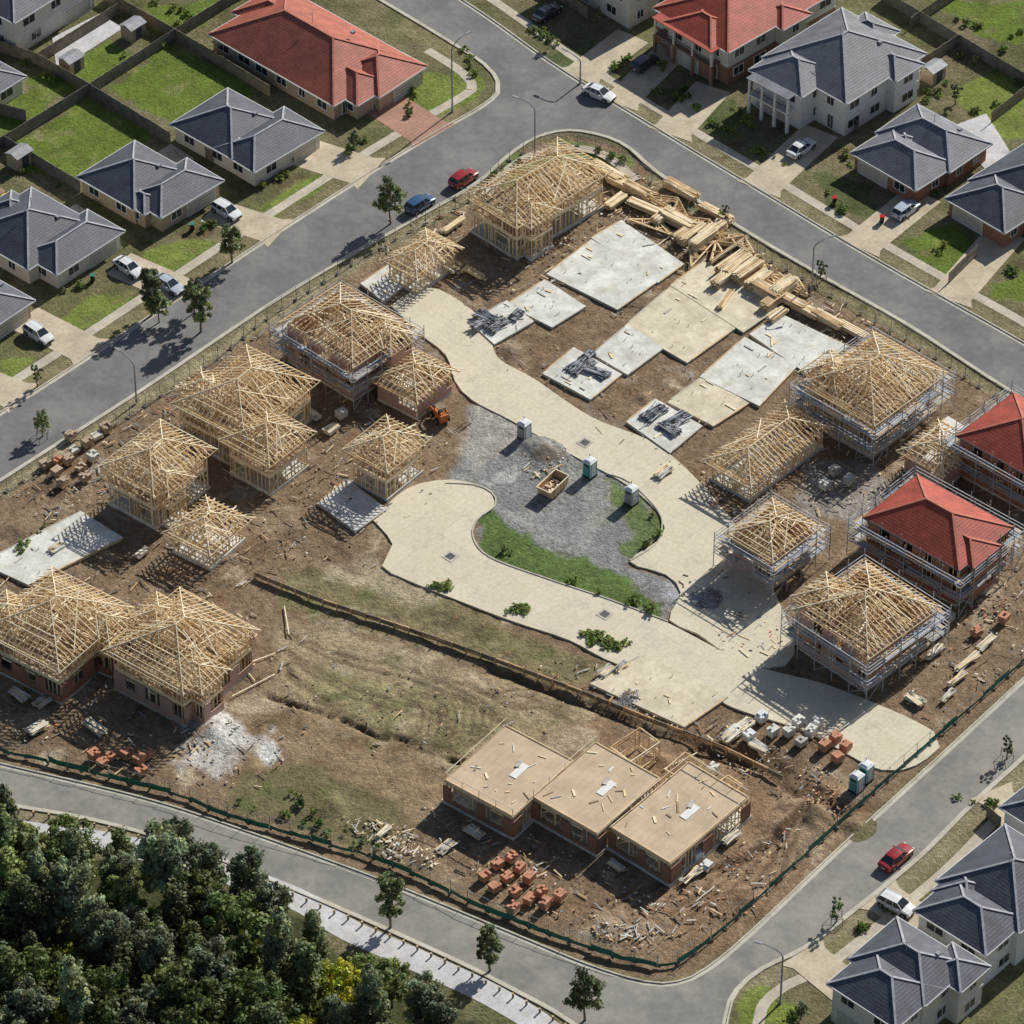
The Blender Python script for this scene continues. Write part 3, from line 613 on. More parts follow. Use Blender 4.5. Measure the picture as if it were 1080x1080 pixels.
def trusses(mb,o,z,pitch,ov=.45,sp=.66):
    C,r0,r1,hw,ax=hip(o,ov); t=math.tan(pitch); h=hw*t
    Lh,Wh=(o.l/2+ov,o.w/2+ov) if ax else (o.w/2+ov,o.l/2+ov)
    def P(a,b,zz): return W(o,a,b,zz) if ax else W(o,b,a,zz)
    a=-Lh+sp*.5; B=.07
    def J(): return U(-.06,.06)
    while a<Lh:
        he=Lh-abs(a); a_=a+J()
        if he>=Wh-.05:
            mb.beam(P(a_,-Wh+ov,z),P(a_,Wh-ov,z),B,.09,tc())
            for s in (-1,1):
                mb.beam(P(a_,s*(Wh+J()),z),P(a_,0,z+h),B,.1,tc())
                mb.beam(P(a_,s*Wh*.5,z+h*.5),P(a_,s*Wh*.33,z),.05,.07,tc()); mb.beam(P(a_,0,z+h),P(a_,s*Wh*.33,z),.05,.07,tc())
        else:
            yy=Wh-he
            if R()<.8: mb.beam(P(a_,-Wh+ov,z),P(a_,Wh-ov,z),B,.09,tc())
            for s in (-1,1): mb.beam(P(a_,s*(Wh+J()),z),P(a_,s*yy,z+he*t),B,.1,tc())
            if R()<.4: mb.beam(P(a_,-yy,z+he*t),P(a_,yy,z+he*t),B,.09,tc())
            for k in (-.5,.5): mb.beam(P(a_,k*yy,z),P(a_,k*yy*1.3,z+he*t),.05,.07,tc())
        a+=sp
    b=-Wh+sp*.5
    while b<Wh:
        hh=Wh-abs(b); b_=b+J()
        for s in (-1,1): mb.beam(P(s*(Lh+J()),b_,z),P(s*(Lh-hh),b_,z+hh*t),B,.1,tc())
        b+=sp
    for s in (-1,1):
        for s2 in (-1,1): mb.beam(P(s*Lh,s2*Wh,z+.03),P(s*(Lh-Wh),0,z+h+.03),.09,.14,'t2')
    if Lh-Wh>.3: mb.beam(P(-(Lh-Wh),0,z+h+.02),P(Lh-Wh,0,z+h+.02),.08,.12,'t2')
    c=[W(o,x,y,z-.02) for x,y in C]
    for i in range(4):
        if R()<.6: mb.beam(c[i],c[(i+1)%4],.05,.16,tc())
    for k in range(4):
        s=random.choice((-1,1)); mb.beam(P(U(-Lh*.7,Lh*.4),s*Wh*.9,z+.1*Wh*t+.07),P(U(-Lh*.4,Lh*.6),s*Wh*.15,z+.85*Wh*t+.07),.1,.03,'t2')
    for k in range(6):
        x0,y0=U(-Lh*.6,Lh*.5),U(-Wh*.5,Wh*.5); mb.beam(P(x0,y0,z+.12),P(x0+U(1,3),y0+U(-1,1),z+.14),.16,.06,'t2')
    for y in (-.35,.35): mb.beam(P(-Lh+1,y*Wh,z+.06),P(Lh-1,y*Wh,z+.06),.07,.05,tc())
def frame(rs,eaves,sts,wrap=None,pitch=24,roofed=None,name='timber_frame_house',wraplow=None,cover=(.55,.8)):
    o0=rs[0]; org=(o0.c[0],o0.c[1],0); par=empty(name,org)
    tm=MB();sl=MB();dk=MB();wp_=MB();rf=MB();cp=MB();fs=MB()
    for i,(o,ev,st) in enumerate(zip(rs,eaves,sts)):
        l,w=o.l/2-.45,o.w/2-.45; zt=.2+.004*i
        sl.box(W(o,0,0,zt/2-.15),(2*l+.3,2*w+.3,zt+.3),o.a,'slab')
        hs=(ev-zt)/st
        crn=[(-l,-w),(l,-w),(l,w),(-l,w)]
        for s in range(st):
            z=zt+hs*s+(.28 if s else 0); h=hs-(.28 if s else 0)
            for k in range(4):
                p=W(o,*crn[k],0);q=W(o,*crn[(k+1)%4],0)
                studwall(tm,p,q,z,h)
                if wrap and (wraplow is None or s<wraplow):
                    d=math.hypot(q[0]-p[0],q[1]-p[1]); n=max(1,int(d/3)); nx_,ny_=(q[1]-p[1])/d,-(q[0]-p[0])/d
                    def PP(t,zz): return (p[0]+(q[0]-p[0])*t/d+nx_*.16,p[1]+(q[1]-p[1])*t/d+ny_*.16,zz)
                    for j in range(n):
                        a0=d*j/n; a1=a0+d/n*U(*cover); zt2=h*U(.85,.99) 
                        wp_.beam(PP(a0,z+zt2/2),PP(a1,z+zt2/2),.1,zt2,wrap)
                        wp_.beam(PP(a1,z+.45),PP(d*(j+1)/n,z+.45),.1,.9,wrap)
            ni=max(1,int(o.l/4))
            for j in range(ni):
                x=-l+2*l*(j+1)/(ni+1)+U(-.5,.5); studwall(tm,W(o,x,-w,0),W(o,x,w*U(.2,1),0),z,h)
            y=U(-.3,.3)*w; studwall(tm,W(o,-l,y,0),W(o,l*U(.4,1),y,0),z,h)
            if s:
                dk.box(W(o,0,0,z-.04-.004*i),(2*l-.1,2*w-.1,.06),o.a,'deckd')
                n=int(2*l/.5)
                for j in range(n+1):
                    x=-l+2*l*j/n; tm.beam(W(o,x,-w,z-.2),W(o,x,w,z-.2),.06,.22,tc())
                for k in range(4): tm.beam(W(o,*crn[k],z-.19),W(o,*crn[(k+1)%4],z-.19),.08,.28,'t2')
        if roofed: hiproof(rf,cp,fs,o,ev,math.radians(pitch),roofed[0],roofed[1],'dtrim')
        else: trusses(tm,o,ev,math.radians(pitch))
    for m_,n_ in ((tm,'stud_frame'),(sl,'floor_slab'),(dk,'upper_floor'),(wp_,'brick_skin'),(rf,'roof'),(cp,'ridge_caps'),(fs,'fascia')):
        if m_.V: m_.build(n_,par,org)
    return par
def scaffold(o,levels,top):
    mb=MB(); l0,w0=o.l/2-.1,o.w/2-.1
    for ring in (0.15,1.25):
        l,w=l0+ring,w0+ring; C=[(-l,-w),(l,-w),(l,w),(-l,w)]
        for k in range(4):
            p,q=C[k],C[(k+1)%4]; d=math.hypot(q[0]-p[0],q[1]-p[1]); n=max(1,int(d/2.3))
            for j in range(n):
                x=p[0]+(q[0]-p[0])*j/n;y=p[1]+(q[1]-p[1])*j/n; mb.beam(W(o,x,y,0),W(o,x,y,top+U(-.1,.5)),.075,.075,'steel')
                if ring>1 and j%2==0:
                    x2=p[0]+(q[0]-p[0])*(j+1)/n;y2=p[1]+(q[1]-p[1])*(j+1)/n; mb.beam(W(o,x,y,.2),W(o,x2,y2,levels[0]),.06,.06,'steel')
            for z in levels:
                for dz in ((0,.5,1.0) if ring>1 else (0,)): mb.beam(W(o,*p,z+dz+.02),W(o,*q,z+dz+.02),.07,.07,'steel')
    l,w=l0+.7,w0+.7; C=[(-l,-w),(l,-w),(l,w),(-l,w)]
    for iz,z in enumerate(levels):
        for k in range(4):
            p,q=C[k],C[(k+1)%4]; d=math.hypot(q[0]-p[0],q[1]-p[1]); n=max(1,int(d/2.3))
            for j in range(n):
                if R()<.12: continue
                a,b=j/n+.01,(j+1)/n-.01
                for off in (-.36,-.12,.12,.36):
                    ux,uy=-(q[1]-p[1])/d*off,(q[0]-p[0])/d*off; zz=z+.08+.012*k+U(0,.006)
                    mb.beam(W(o,p[0]+(q[0]-p[0])*a+ux,p[1]+(q[1]-p[1])*a+uy,zz),W(o,p[0]+(q[0]-p[0])*b+ux,p[1]+(q[1]-p[1])*b+uy,zz),.22,.05,random.choice(['deckp','deckp','t3','steel','bluesteel']))
    mb.build('scaffolding',None,(o.c[0],o.c[1],0))
F1=rect((495,203),(545,238),(638,178),5.6); F1b=rect((405,275),(440,294),(484,262),2.9)
frame([F1,sub(F1,-F1.l*.28,-F1.w/2+1.2,4.5,5)],[5.6,5.55],[2,2]); frame([F1b],[2.9],[1])
F2=rect((295,343),(372,385),(436,347),5.8); F2b=rect((394,400),(440,424),(480,392),3.0)
frame([F2,sub(F2,F2.l*.2,-F2.w/2+.8,4.2,5)],[5.8,5.75],[2,2],wrap='wrap',pitch=27); scaffold(F2,[2.4,4.4],5.9); frame([F2b],[3.0],[1],wrap='wrap')
F3=rect((190,422),(258,462),(327,400),5.6); F3b=rect((238,462),(284,490),(326,455),5.1)
frame([F3,F3b,sub(F3,-F3.l*.2,F3.w/2-1.5,5,6)],[5.6,5.1,5.7],[2,2,2],pitch=27)
F4=rect((108,492),(162,522),(223,474),5.6); F4b=rect((178,560),(221,583),(260,546),3.0)
frame([F4,sub(F4,-F4.l*.2,-F4.w/2+1,3.8,4.5)],[5.6,5.5],[2,2],pitch=26); frame([F4b],[3.0],[1])
F5=rect((366,474),(408,496),(450,462),5.0); frame([F5],[5.0],[2])
F6=rect((-20,664),(62,706),(136,642),5.6); F7=rect((116,684),(193,730),(266,664),5.6)
frame([F6,sub(F6,F6.l*.22,-F6.w/2+1.2,4.5,6),sub(F6,-F6.l*.2,F6.w/2-1,5,5)],[5.6,5.5,5.65],[2,2,2],wrap='redbrick',wraplow=1,pitch=27,cover=(.35,.6)); frame([F7,sub(F7,-F7.l*.22,-F7.w/2+1,4.2,5),sub(F7,F7.l*.1,F7.w/2-1,5.5,5)],[5.6,5.5,5.65],[2,2,2],wrap='wrap',wraplow=1,pitch=27,cover=(.35,.6))
F8=rect((850,402),(922,446),(992,392),5.7); F8b=rect((745,486),(792,512),(875,452),2.9)
frame([F8,sub(F8,-F8.l*.2,F8.w/2-1.2,5,5)],[5.7,5.75],[2,2],pitch=27); scaffold(F8,[2.4,4.5],5.9); frame([F8b],[2.9],[1])
F9=rect((768,563),(815,590),(862,556),5.0); frame([F9],[5.0],[2],wrap='wrap'); scaffold(F9,[2.2,4.0],5.2)
F10=rect((838,645),(915,692),(990,642),5.7); frame([F10,sub(F10,-F10.l*.15,F10.w/2-1,5,5)],[5.7,5.8],[2,2],wrap='wrap',pitch=26); scaffold(F10,[2.3,4.4],6.0)
F11=rect((905,550),(1012,602),(1076,560),5.7); frame([F11,sub(F11,-F11.l*.1,-F11.w*.22,5.2,F11.w*.7)],[5.7,5.66],[2,2],wrap='redbrick',roofed=('tred','cred'),name='brick_house_under_construction',pitch=26); scaffold(F11,[2.4,4.5],6.0)
F12=rect((1005,462),(1085,502),(1150,458),5.7); frame([F12],[5.7],[2],wrap='redbrick',roofed=('tred','cred'),name='brick_house_under_construction'); scaffold(F12,[2.4,4.5],6.0)
F13=rect((950,476),(995,500),(1035,470),2.9); frame([F13],[2.9],[1],wrap='wrap')
ds=[rect((471,820),(541,862),(602,800),3.1),rect((561,840),(630,880),(697,820),3.1),rect((640,874),(707,911),(794,842),3.1)]
org=(ds[1].c[0],ds[1].c[1],0); par=empty('terrace_house_frame',org); tm=MB();dk=MB();sl=MB();wk=MB()
for i,o in enumerate(ds):
    l,w=o.l/2,o.w/2; zt=.2+.005*i; z3=3.1-.03*i
    sl.box(W(o,0,0,0),(2*l+.4,2*w+.4,2*zt),o.a,'slab')
    C=[(-l+.15,-w+.15),(l-.15,-w+.15),(l-.15,w-.15),(-l+.15,w-.15)]
    for k in range(4): 
        studwall(tm,W(o,*C[k],0),W(o,*C[(k+1)%4],0),zt,2.55)
        tm.beam(W(o,*C[k],z3-.18),W(o,*C[(k+1)%4],z3-.18),.08,.26,'t2')
    for j in range(3): studwall(tm,W(o,-l+2*l*(j+1)/4,-w+.2,0),W(o,-l+2*l*(j+1)/4,w-.2,0),zt,2.5)
    for t0,t1 in ((0,.13),(.40,.52),(.88,1)):
        wk.beam(W(o,-l+2*l*t0,-w-.1,1.3),W(o,-l+2*l*t1,-w-.1,1.3),.11,2.3,'brick'); wk.beam(W(o,-l-.1,-w+2*w*t0,1.3),W(o,-l-.1,-w+2*w*t1,1.3),.11,2.3,'brick')
    wk.beam(W(o,-l-.1,-w,.4),W(o,-l-.1,w,.4),.10,.6,'brick')
    nx_=int(2*l/3.6)+1; ny_=int(2*w/.9)+1
    for a in range(nx_):
        for b_ in range(ny_):
            cx=-l+2*l*(a+.5)/nx_; cy=-w+2*w*(b_+.5)/ny_
            dk.box(W(o,cx,cy,z3-.02+U(0,.004)),(2*l/nx_-.012,2*w/ny_-.01,.03),o.a,'deck')
    for k in (0,1,2,3):
        tm.beam(W(o,*C[k],z3+.08),W(o,*C[(k+1)%4],z3+.08),.09,.06,'t1')
    wk.box(W(o,l*.1,-w*.2,z3+.04),(2.4,.9,.05),o.a,'white'); wk.box(W(o,l*.25,-w*.05,z3+.09),(1.2,.5,.1),o.a+.3,'deckp')
    wk.box(W(o,-l*.4,w*.3,z3+.05),(1.0,.25,.06),o.a+.9,'t2')
    for j in range(14): wk.box(W(o,U(-l,l)*.85,U(-w,w)*.85,z3+.04+.01*j*.1),(U(.2,1.4),U(.08,.2),.05),U(0,3),random.choice(['t2','t1','deckp','white','deckd']))
    for k in (1,2,3):
        p,q=C[k],C[(k+1)%4]; 
        if k==3 and i>0 or k==1 and i<2: continue
        for j in range(5):
            x=p[0]+(q[0]-p[0])*j/4;y=p[1]+(q[1]-p[1])*j/4; tm.beam(W(o,x,y,z3),W(o,x,y,z3+1),.06,.06,'t2')
        tm.beam(W(o,*p,z3+1),W(o,*q,z3+1),.05,.08,'t2')
for px in (((700,812),(722,822),(745,805)),((735,840),(752,850),(785,828)),((640,790),(665,802),(700,785))):
    o=rect(*px,2.9); C=[(-o.l/2,-o.w/2),(o.l/2,-o.w/2),(o.l/2,o.w/2),(-o.l/2,o.w/2)]
    for k in range(4): studwall(tm,W(o,*C[k],0),W(o,*C[(k+1)%4],0),.1,2.7)
tm.build('stud_frame',par,org);dk.build('floor_deck',par,org);sl.build('floor_slab',par,org);wk.build('brick_piers',par,org)

# ------------------------------------------------------------------ fences
def tempfence(name,px,cloth=None,h=1.9):
    mb=MB(); P=resample(smooth_line(G(px)),2.4)
    for i,(a,b) in enumerate(zip(P,P[1:])):
        j=U(-.12,.12); a=(a[0]+j,a[1]+j)
        mb.beam((a[0],a[1],0),(a[0],a[1],h),.05,.05,'wire'); mb.box((a[0],a[1],.08),(.6,.22,.14),U(0,3),'fencegrey')
        for z in (.15,h-.05): mb.beam((a[0],a[1],z),(b[0],b[1],z),.035,.035,'wire')
        for k in range(1,7):
            t=k/7; x=a[0]+(b[0]-a[0])*t;y=a[1]+(b[1]-a[1])*t; mb.beam((x,y,.15),(x,y,h-.05),.008,.008,'wire')
        if cloth:
            hh=U(.4,1.0); o=U(-.1,.1); x0,y0=(a[0],a[1]);x1,y1=(b[0],b[1])
            xm,ym=(x0+x1)/2+o,(y0+y1)/2+o; h1=hh*U(.7,1)
            mb.poly([(x0,y0,.05),(xm,ym,.04),(xm,ym,h1),(x0,y0,hh)],cloth); mb.poly([(xm,ym,.04),(x1,y1,.05),(x1,y1,hh*.9),(xm,ym,h1)],cloth)
    mb.build(name)
tempfence('construction_fence',[(-100,768),(0,792),(100,817),(190,840),(240,862),(400,908),(500,955),(600,994),(690,1020),(720,1014),(780,966),(870,884),(940,820),(1000,768),(1080,698),(1180,610)],'green')
tempfence('construction_fence',[(-60,560),(0,522),(60,486),(150,430),(230,378),(290,330),(400,262),(500,208),(520,185),(550,162),(600,153),(640,163),(680,188),(760,242),(860,302),(960,360),(1080,436),(1180,495)])
def paling(px,m='fencewood',h=1.8):
    mb=MB(); P=G(px)
    for a,b in zip(P,P[1:]):
        d=math.hypot(b[0]-a[0],b[1]-a[1]); n=int(d/.3)
        for k in range(n):
            t0=k/n;t1=(k+.94)/n; hh=h+U(-.05,.05)
            p=(a[0]+(b[0]-a[0])*t0,a[1]+(b[1]-a[1])*t0,hh/2);q=(a[0]+(b[0]-a[0])*t1,a[1]+(b[1]-a[1])*t1,hh/2); mb.beam(p,q,.06,hh,m)
        for z in (.5,1.4): mb.beam((a[0],a[1],z),(b[0],b[1],z),.12,.1,m)
    mb.build('paling_fence',None,(P[0][0],P[0][1],0))
for px in ([(-60,192),(5,155),(95,100),(185,42),(260,-5)],[(5,155),(85,203)],[(95,100),(180,152)],[(185,42),(285,102)],[(-60,275),(-20,250)],[(95,100),(40,68),(-30,45)],[(185,42),(110,0)],[(40,68),(125,15)],[(-60,130),(-10,118),(28,128)],
   [(215,165),(225,172)],[(260,-5),(330,-40)],[(930,0),(1010,48),(1090,95)],[(1010,48),(940,95)],[(1090,95),(1045,130)],[(880,120),(905,140)],[(1000,300),(1030,270)],[(1040,862),(1055,875)],[(960,30),(1020,-10)],[(620,20),(560,-20)]): paling(px,random.choice(['fencewood','fencegrey']))
mb=MB(); P=resample(smooth_line(G([(270,608),(340,636),(425,664),(500,690),(560,712),(620,735),(690,763),(760,790),(830,825)])),1.8)
for i,(a,b) in enumerate(zip(P,P[1:])):
    for z in (.1,.32,.54): mb.beam((a[0],a[1],z),(b[0],b[1],z),.12,.2,random.choice(['t3','fencewood','fencegrey']))
    mb.beam((a[0]-.1,a[1]-.1,-.3),(a[0]-.1,a[1]-.1,.75+U(0,.2)),.14,.14,'t3')
mb.build('timber_retaining_wall')
mb=MB(); P=resample(smooth_line(G([(-100,828),(0,851),(100,869),(200,898),(330,950),(470,1012),(600,1081),(650,1130)])),1.7)
for a,b in zip(P,P[1:]):
    a=(a[0]-.5,a[1]-.3); h_=U(.55,.7)
    mb.beam((a[0],a[1],0),(a[0],a[1],h_),.17,.17,'fencewood'); mb.box((a[0],a[1],h_+.01),(.2,.2,.05),0,'t3')
mb.build('timber_bollards')

# ------------------------------------------------------------------ site materials
def lumber(u,v,yaw,l,w,h,mats=('t1','t2','t3'),name='lumber_pile',board=.22,mess=.03,z=.15):
    mb=MB(); x,y=g(u,v); zz=z; ca,sa=math.cos(yaw),math.sin(yaw)
    for s in (-l*.3,l*.3): mb.box((x+ca*s,y+sa*s,zz-.04),(.1,w,.12),yaw,'t3')
    zz+=.03
    while zz<h+z:
        o=-w/2
        while o<w/2:
            ll=l*U(.85,1.05); dx=U(-.06,.06)*l*.5; yy=yaw+U(-mess,mess); c=(x-sa*(o+board/2)+ca*dx,y+ca*(o+board/2)+sa*dx,zz+.05)
            mb.box(c,(ll,board*.88,.1),yy,random.choice(mats)); o+=board
        zz+=.115
    mb.build(name,None,(x,y,0))
def truss_pile(u,v,yaw,l,n):
    mb=MB(); x,y=g(u,v); hh=l*.3
    for k in range(n):
        z=.15+.075*k; a=yaw+U(-.03,.03); dx,dy=U(-.2,.2),U(-.2,.2); ca,sa=math.cos(a),math.sin(a)
        def P(s,t): return (x+dx+ca*s-sa*t,y+dy+sa*s+ca*t,z)
        m=tc(); pts=[(-l/2,-hh/2),(l/2,-hh/2),(0,hh/2)]
        for i in range(3): mb.beam(P(*pts[i]),P(*pts[(i+1)%3]),.1,.07,m)
        for s in (-1,1):
            mb.beam(P(s*l/4,0),P(s*l/6,-hh/2),.08,.065,m); mb.beam(P(0,hh/2),P(s*l/6,-hh/2),.08,.065,m)
    mb.build('roof_truss_pile',None,(x,y,0))
A=AX; Bq=AX-math.pi/2
for u,v,a,l,n in ((708,218,Bq,7,9),(742,240,Bq,7.5,9),(690,238,Bq+.2,6,6),(762,262,A,7,9),(800,288,Bq,7,8),(735,268,A+.2,6,6),(835,300,Bq,6,6),(780,255,Bq,6,6)): truss_pile(u,v,a,l,n)
for u,v,a,l,w,h in ((640,186,Bq,5,1.5,.9),(658,198,Bq,4.5,1.4,.8),(672,206,Bq,4,1.1,1.1),(718,204,Bq,5,1.2,.9),(728,250,A,4.5,1.8,1.0),(742,258,A,4.2,1.2,1.3),(752,248,A,4,1.4,1.1),(774,284,A,5,1.8,1.1),(788,292,A,4.5,1.6,1.5),(766,296,A,4.6,1.2,1.0),(808,312,Bq,4.2,1.4,1.2),(826,309,A,3.8,1.6,1.3),(836,322,Bq,4,1.2,.8),(850,330,Bq,4,1.2,.7),(873,341,Bq,4.5,1,.8),(900,352,Bq,5,1,.6),(715,238,Bq,5,1.3,1.1),(650,215,A,3.5,1.2,.6),(765,318,A+.3,4,.8,.4),(820,335,A,3,1,.5),(478,240,A,4,.8,.4),(500,290,Bq,3,.8,.4),(680,222,Bq+.1,5,1.0,.7),(755,228,Bq,5,1,.7),(800,300,A,4,1.5,.9),(815,322,A,3.5,1.2,1.0),(700,232,A,3.5,1.2,.9)): lumber(u,v,a,l,w,h,mess=.04,board=.16)
for u,v,a,l,w,h in ((512,338,Bq,3,1.6,.4),(524,345,A,3,1.4,.4),(505,346,A,2,1,.5),(612,388,A,3.5,1.8,.3),(630,395,Bq,3,1.2,.3),(690,438,A,3.5,1.6,.35),(715,445,A,3.2,1.5,.3),(705,455,Bq,3,1.,.3),(545,335,A,2.2,1.,.3),(620,378,A,2,1,.3)): lumber(u,v,a,l,w,h,mats=('dsheet','steel','dsheet','grey'),name='steel_material_stack',board=.14,mess=.3,z=.25)
def bricks(u,v,mat='orange',yaw=A):
        x,y=g(u,v); mb=MB(); a=yaw+U(-.15,.15); ca,sa=math.cos(a),math.sin(a)
        for s in (-.4,0,.4): mb.box((x-sa*s,y+ca*s,.1),(1.2,.1,.1),a,'t3')
        mb.box((x,y,.17),(1.25,1.05,.03),a,'t3')
        H=random.choice([2,3,4,4])
        for zi in range(H):
            for i in range(4):
                for j in range(3):
                    if zi==H-1 and R()<.25: continue
                    s,t=-.45+.3*i,-.33+.33*j; mb.box((x+ca*s-sa*t,y+sa*s+ca*t,.31+.22*zi),(.285,.31,.205),a+U(-.02,.02),mat)
        mb.build('brick_pallet' if mat!='whiteplastic' else 'wrapped_pallet',None,(x,y,0))
for u,v in ((538,905),(523,915),(510,925),(548,918),(535,930),(560,930),(522,938),(545,942),(570,942),(557,952),(540,960),(575,958),(590,947),(120,800),(133,797),(145,805),(157,799),(108,806),(150,815),(98,798),(868,790),(880,782),(893,790),(60,487),(885,803),(1050,500),(1060,655),(1030,668),(1035,600)): bricks(u+U(-2,2),v+U(-2,2))
for u,v in ((48,492),(60,500),(72,488),(85,495),(78,477),(92,470),(66,512),(90,506),(102,462),(112,455),(75,463),(98,485)): bricks(u,v,random.choice(['tanbrick','slab','tanbrick']))
for u,v in ((842,765),(855,775),(832,775),(862,765),(845,785),(775,772),(790,780),(803,760),(752,815),(815,775),(735,905),(745,915),(880,500),(895,510),(870,515),(1000,655),(360,440)): bricks(u,v,random.choice(['slab','whiteplastic','deckp']))
for u,v,a,l,w,h in ((770,778,A,2.5,1.4,.4),(785,768,A,2.5,1.2,.4),(800,790,Bq,2.4,1,.3),(640,710,A,2,1,.3),(655,705,A,2,.8,.3),(1020,700,A,4,.6,.3),(1010,718,A,3,.6,.3),(1000,735,A+.1,2.5,.6,.2),(985,690,A,3,.8,.3),(20,735,Bq,2.5,1,.3),(45,742,A,2,1.2,.3),(100,770,Bq,3,1,.4),(770,885,A,2.5,1.2,.4),(730,925,A,3,.6,.3),(60,580,A,2,1,.3),(650,915,Bq,2,.8,.3),(405,880,A,2,.5,.3),(500,880,Bq,2.2,1,.3),(240,560,A,2,.6,.2),(470,895,A,2.5,1.1,.25),(350,455,A,2,1,.4),(330,440,Bq,2,1,.3),(40,770,A,2.5,1,.4),(475,285,Bq,2,1,.3),(910,720,A,2.5,1.2,.4),(700,500,A,2.4,1,.3),(1040,680,A,3,.8,.3),(965,740,Bq,2.4,1,.3),(150,585,A,2,.8,.3),(280,500,Bq,2,.8,.3)): lumber(u,v,a,l,w,h,mats=('t2','deckp','slab','t1'),mess=.15,board=.16)
mb=MB()
def scat(px,n,mats,lmax=1.6,big=.3):
    P=G(px); xs=[p[0] for p in P];ys=[p[1] for p in P]; c=0
    while c<n:
        x,y=U(min(xs),max(xs)),U(min(ys),max(ys))
        if sdf(P,np.array([x]),np.array([y]))[0]<0: continue
        l,w_=(U(.5,lmax),U(.06,.16)) if R()<big else (U(.1,.4),U(.06,.22)); mb.box((x,y,.02+U(0,.08)),(l,w_,U(.03,.1)),random.choice([A,Bq,U(0,3)])+U(-.4,.4),random.choice(mats)); c+=1
W1=('t1','t2','t3','deckp'); W2=('t1','t3','slab','grey','orange','deckp','rust','t2','fencewood','fencegrey','rust'); W3=('t3','fencewood','fencegrey','rust','deckp','grey')
for px,n,m in (([(630,180),(700,190),(860,310),(940,350),(900,370),(780,320),(680,260),(640,230)],380,W1),([(0,520),(230,380),(300,330),(300,300),(280,420),(180,520),(60,560)],320,W2),([(230,480),(330,420),(480,430),(470,480),(330,590),(240,600)],200,W2),
  ([(0,600),(0,780),(180,830),(280,700),(260,600)],320,W2),([(430,840),(560,880),(700,930),(800,880),(860,840),(800,960),(690,1000),(500,940)],360,W2),([(620,700),(760,760),(900,820),(850,860),(760,800),(640,740)],200,W2),
  ([(940,460),(1080,450),(1080,690),(980,760),(900,720),(900,560)],420,W2),([(540,455),(600,470),(600,500),(560,505)],110,W2),([(480,290),(640,220),(680,270),(560,340)],140,W2),([(740,480),(900,470),(930,520),(820,560),(740,530)],240,W2),([(700,600),(780,600),(840,690),(760,690)],120,W2),
  ([(280,660),(600,740),(560,800),(300,790)],90,W3),([(190,760),(300,760),(300,830),(200,830)],60,W2),([(400,230),(500,210),(500,260),(400,300)],100,W2),([(560,690),(660,700),(740,770),(600,740)],60,W2),([(360,860),(430,870),(470,920),(400,910)],110,('t2','slab','deckp','t3')),([(620,965),(690,982),(690,1005),(640,995)],60,('t3','slab','deckp','rust')),([(0,530),(300,340),(480,500),(400,600),(250,610),(200,800),(0,780)],500,W3),([(430,250),(640,200),(900,380),(700,500),(520,380)],350,W3)): scat(px,n,m)
for (u0,v0),(u1,v1) in (((300,640),(305,670)),((262,700),(290,690)),((245,735),(290,712)),((640,385),(680,362)),((690,262),(720,240)),((720,290),(770,330)),((700,812),(735,795))):
    a=g(u0,v0);b=g(u1,v1); mb.beam((a[0],a[1],.1),(b[0],b[1],.14),.12,.1,'t2')
mb.build('timber_offcuts')
mb=MB()
for u,v,r,n,ms in ((575,478,2.2,140,('grey','rust','t3','slab')),(225,768,2.2,60,('slab','kerb')),(745,632,1.8,90,('grey','deckp','kerb')),(665,735,1.2,60,('grey','deckp')),(870,845,2.5,90,('rust','t3','orange')),(640,980,1.4,40,('t3','slab','deckp')),(420,890,1.6,40,('t2','slab')),(450,905,1.3,30,('kerb','t2')),(1045,640,2,80,('orange','rust','kerb'))):
    cx,cy=g(u,v)
    for k in range(n):
        rr=r*math.sqrt(R())*1.1; t=U(0,6.28); h=.6*math.exp(-(rr/r)**2*1.5)*U(.5,1.); s=U(.08,.3); mb.box((cx+rr*math.cos(t),cy+rr*math.sin(t),h),(s,s*U(.5,1),s*U(.3,.8)),U(0,3),random.choice(ms),U(-.6,.6))
mb.build('rubble_pile')
mb=MB()
x,y=g(490,445); mb.tube([(x,y,.1),(x+.3,y+.6,2.0)],.07,.07,'whiteplastic'); mb.tube([(x+.9,y,.1),(x+.5,y+.5,2.1)],.07,.07,'whiteplastic'); mb.tube([(x+.9,y,.12),(x+1.1,y+.5,1.9)],.07,.07,'whiteplastic'); mb.build('pvc_pipes')

def toilet(u,v,body,roof):
    x,y=g(u,v); mb=MB(); a=A; ca,sa=math.cos(a),math.sin(a)
    def P(s,t,z): return (x+ca*s-sa*t,y+sa*s+ca*t,z)
    mb.box((x,y,.08),(1.3,1.3,.16),a,'black')
    def fr(h0,z0,h1,z1,m): mb.hexa([P(-h0,-h0,z0),P(h0,-h0,z0),P(h0,h0,z0),P(-h0,h0,z0),P(-h1,-h1,z1),P(h1,-h1,z1),P(h1,h1,z1),P(-h1,h1,z1)],m)
    fr(.6,.16,.57,2.15,body); fr(.64,2.15,.64,2.22,roof); fr(.62,2.22,.35,2.42,roof)
    for s in (-.58,.58):
        for t in (-.58,.58): mb.beam(P(s,t,.16),P(s*.97,t*.97,2.15),.08,.08,roof)
    mb.box(P(0,-.605,1.1),(.8,.04,1.8),a,roof); mb.box(P(.25,-.635,1.1),(.08,.03,.12),a,'black'); mb.box(P(-.605,0,1.75),(.03,.7,.25),a,'black')
    mb.tube([P(.4,.4,2.2),P(.4,.4,2.7)],.05,.05,'black'); mb.build('portable_toilet',None,(x,y,0))
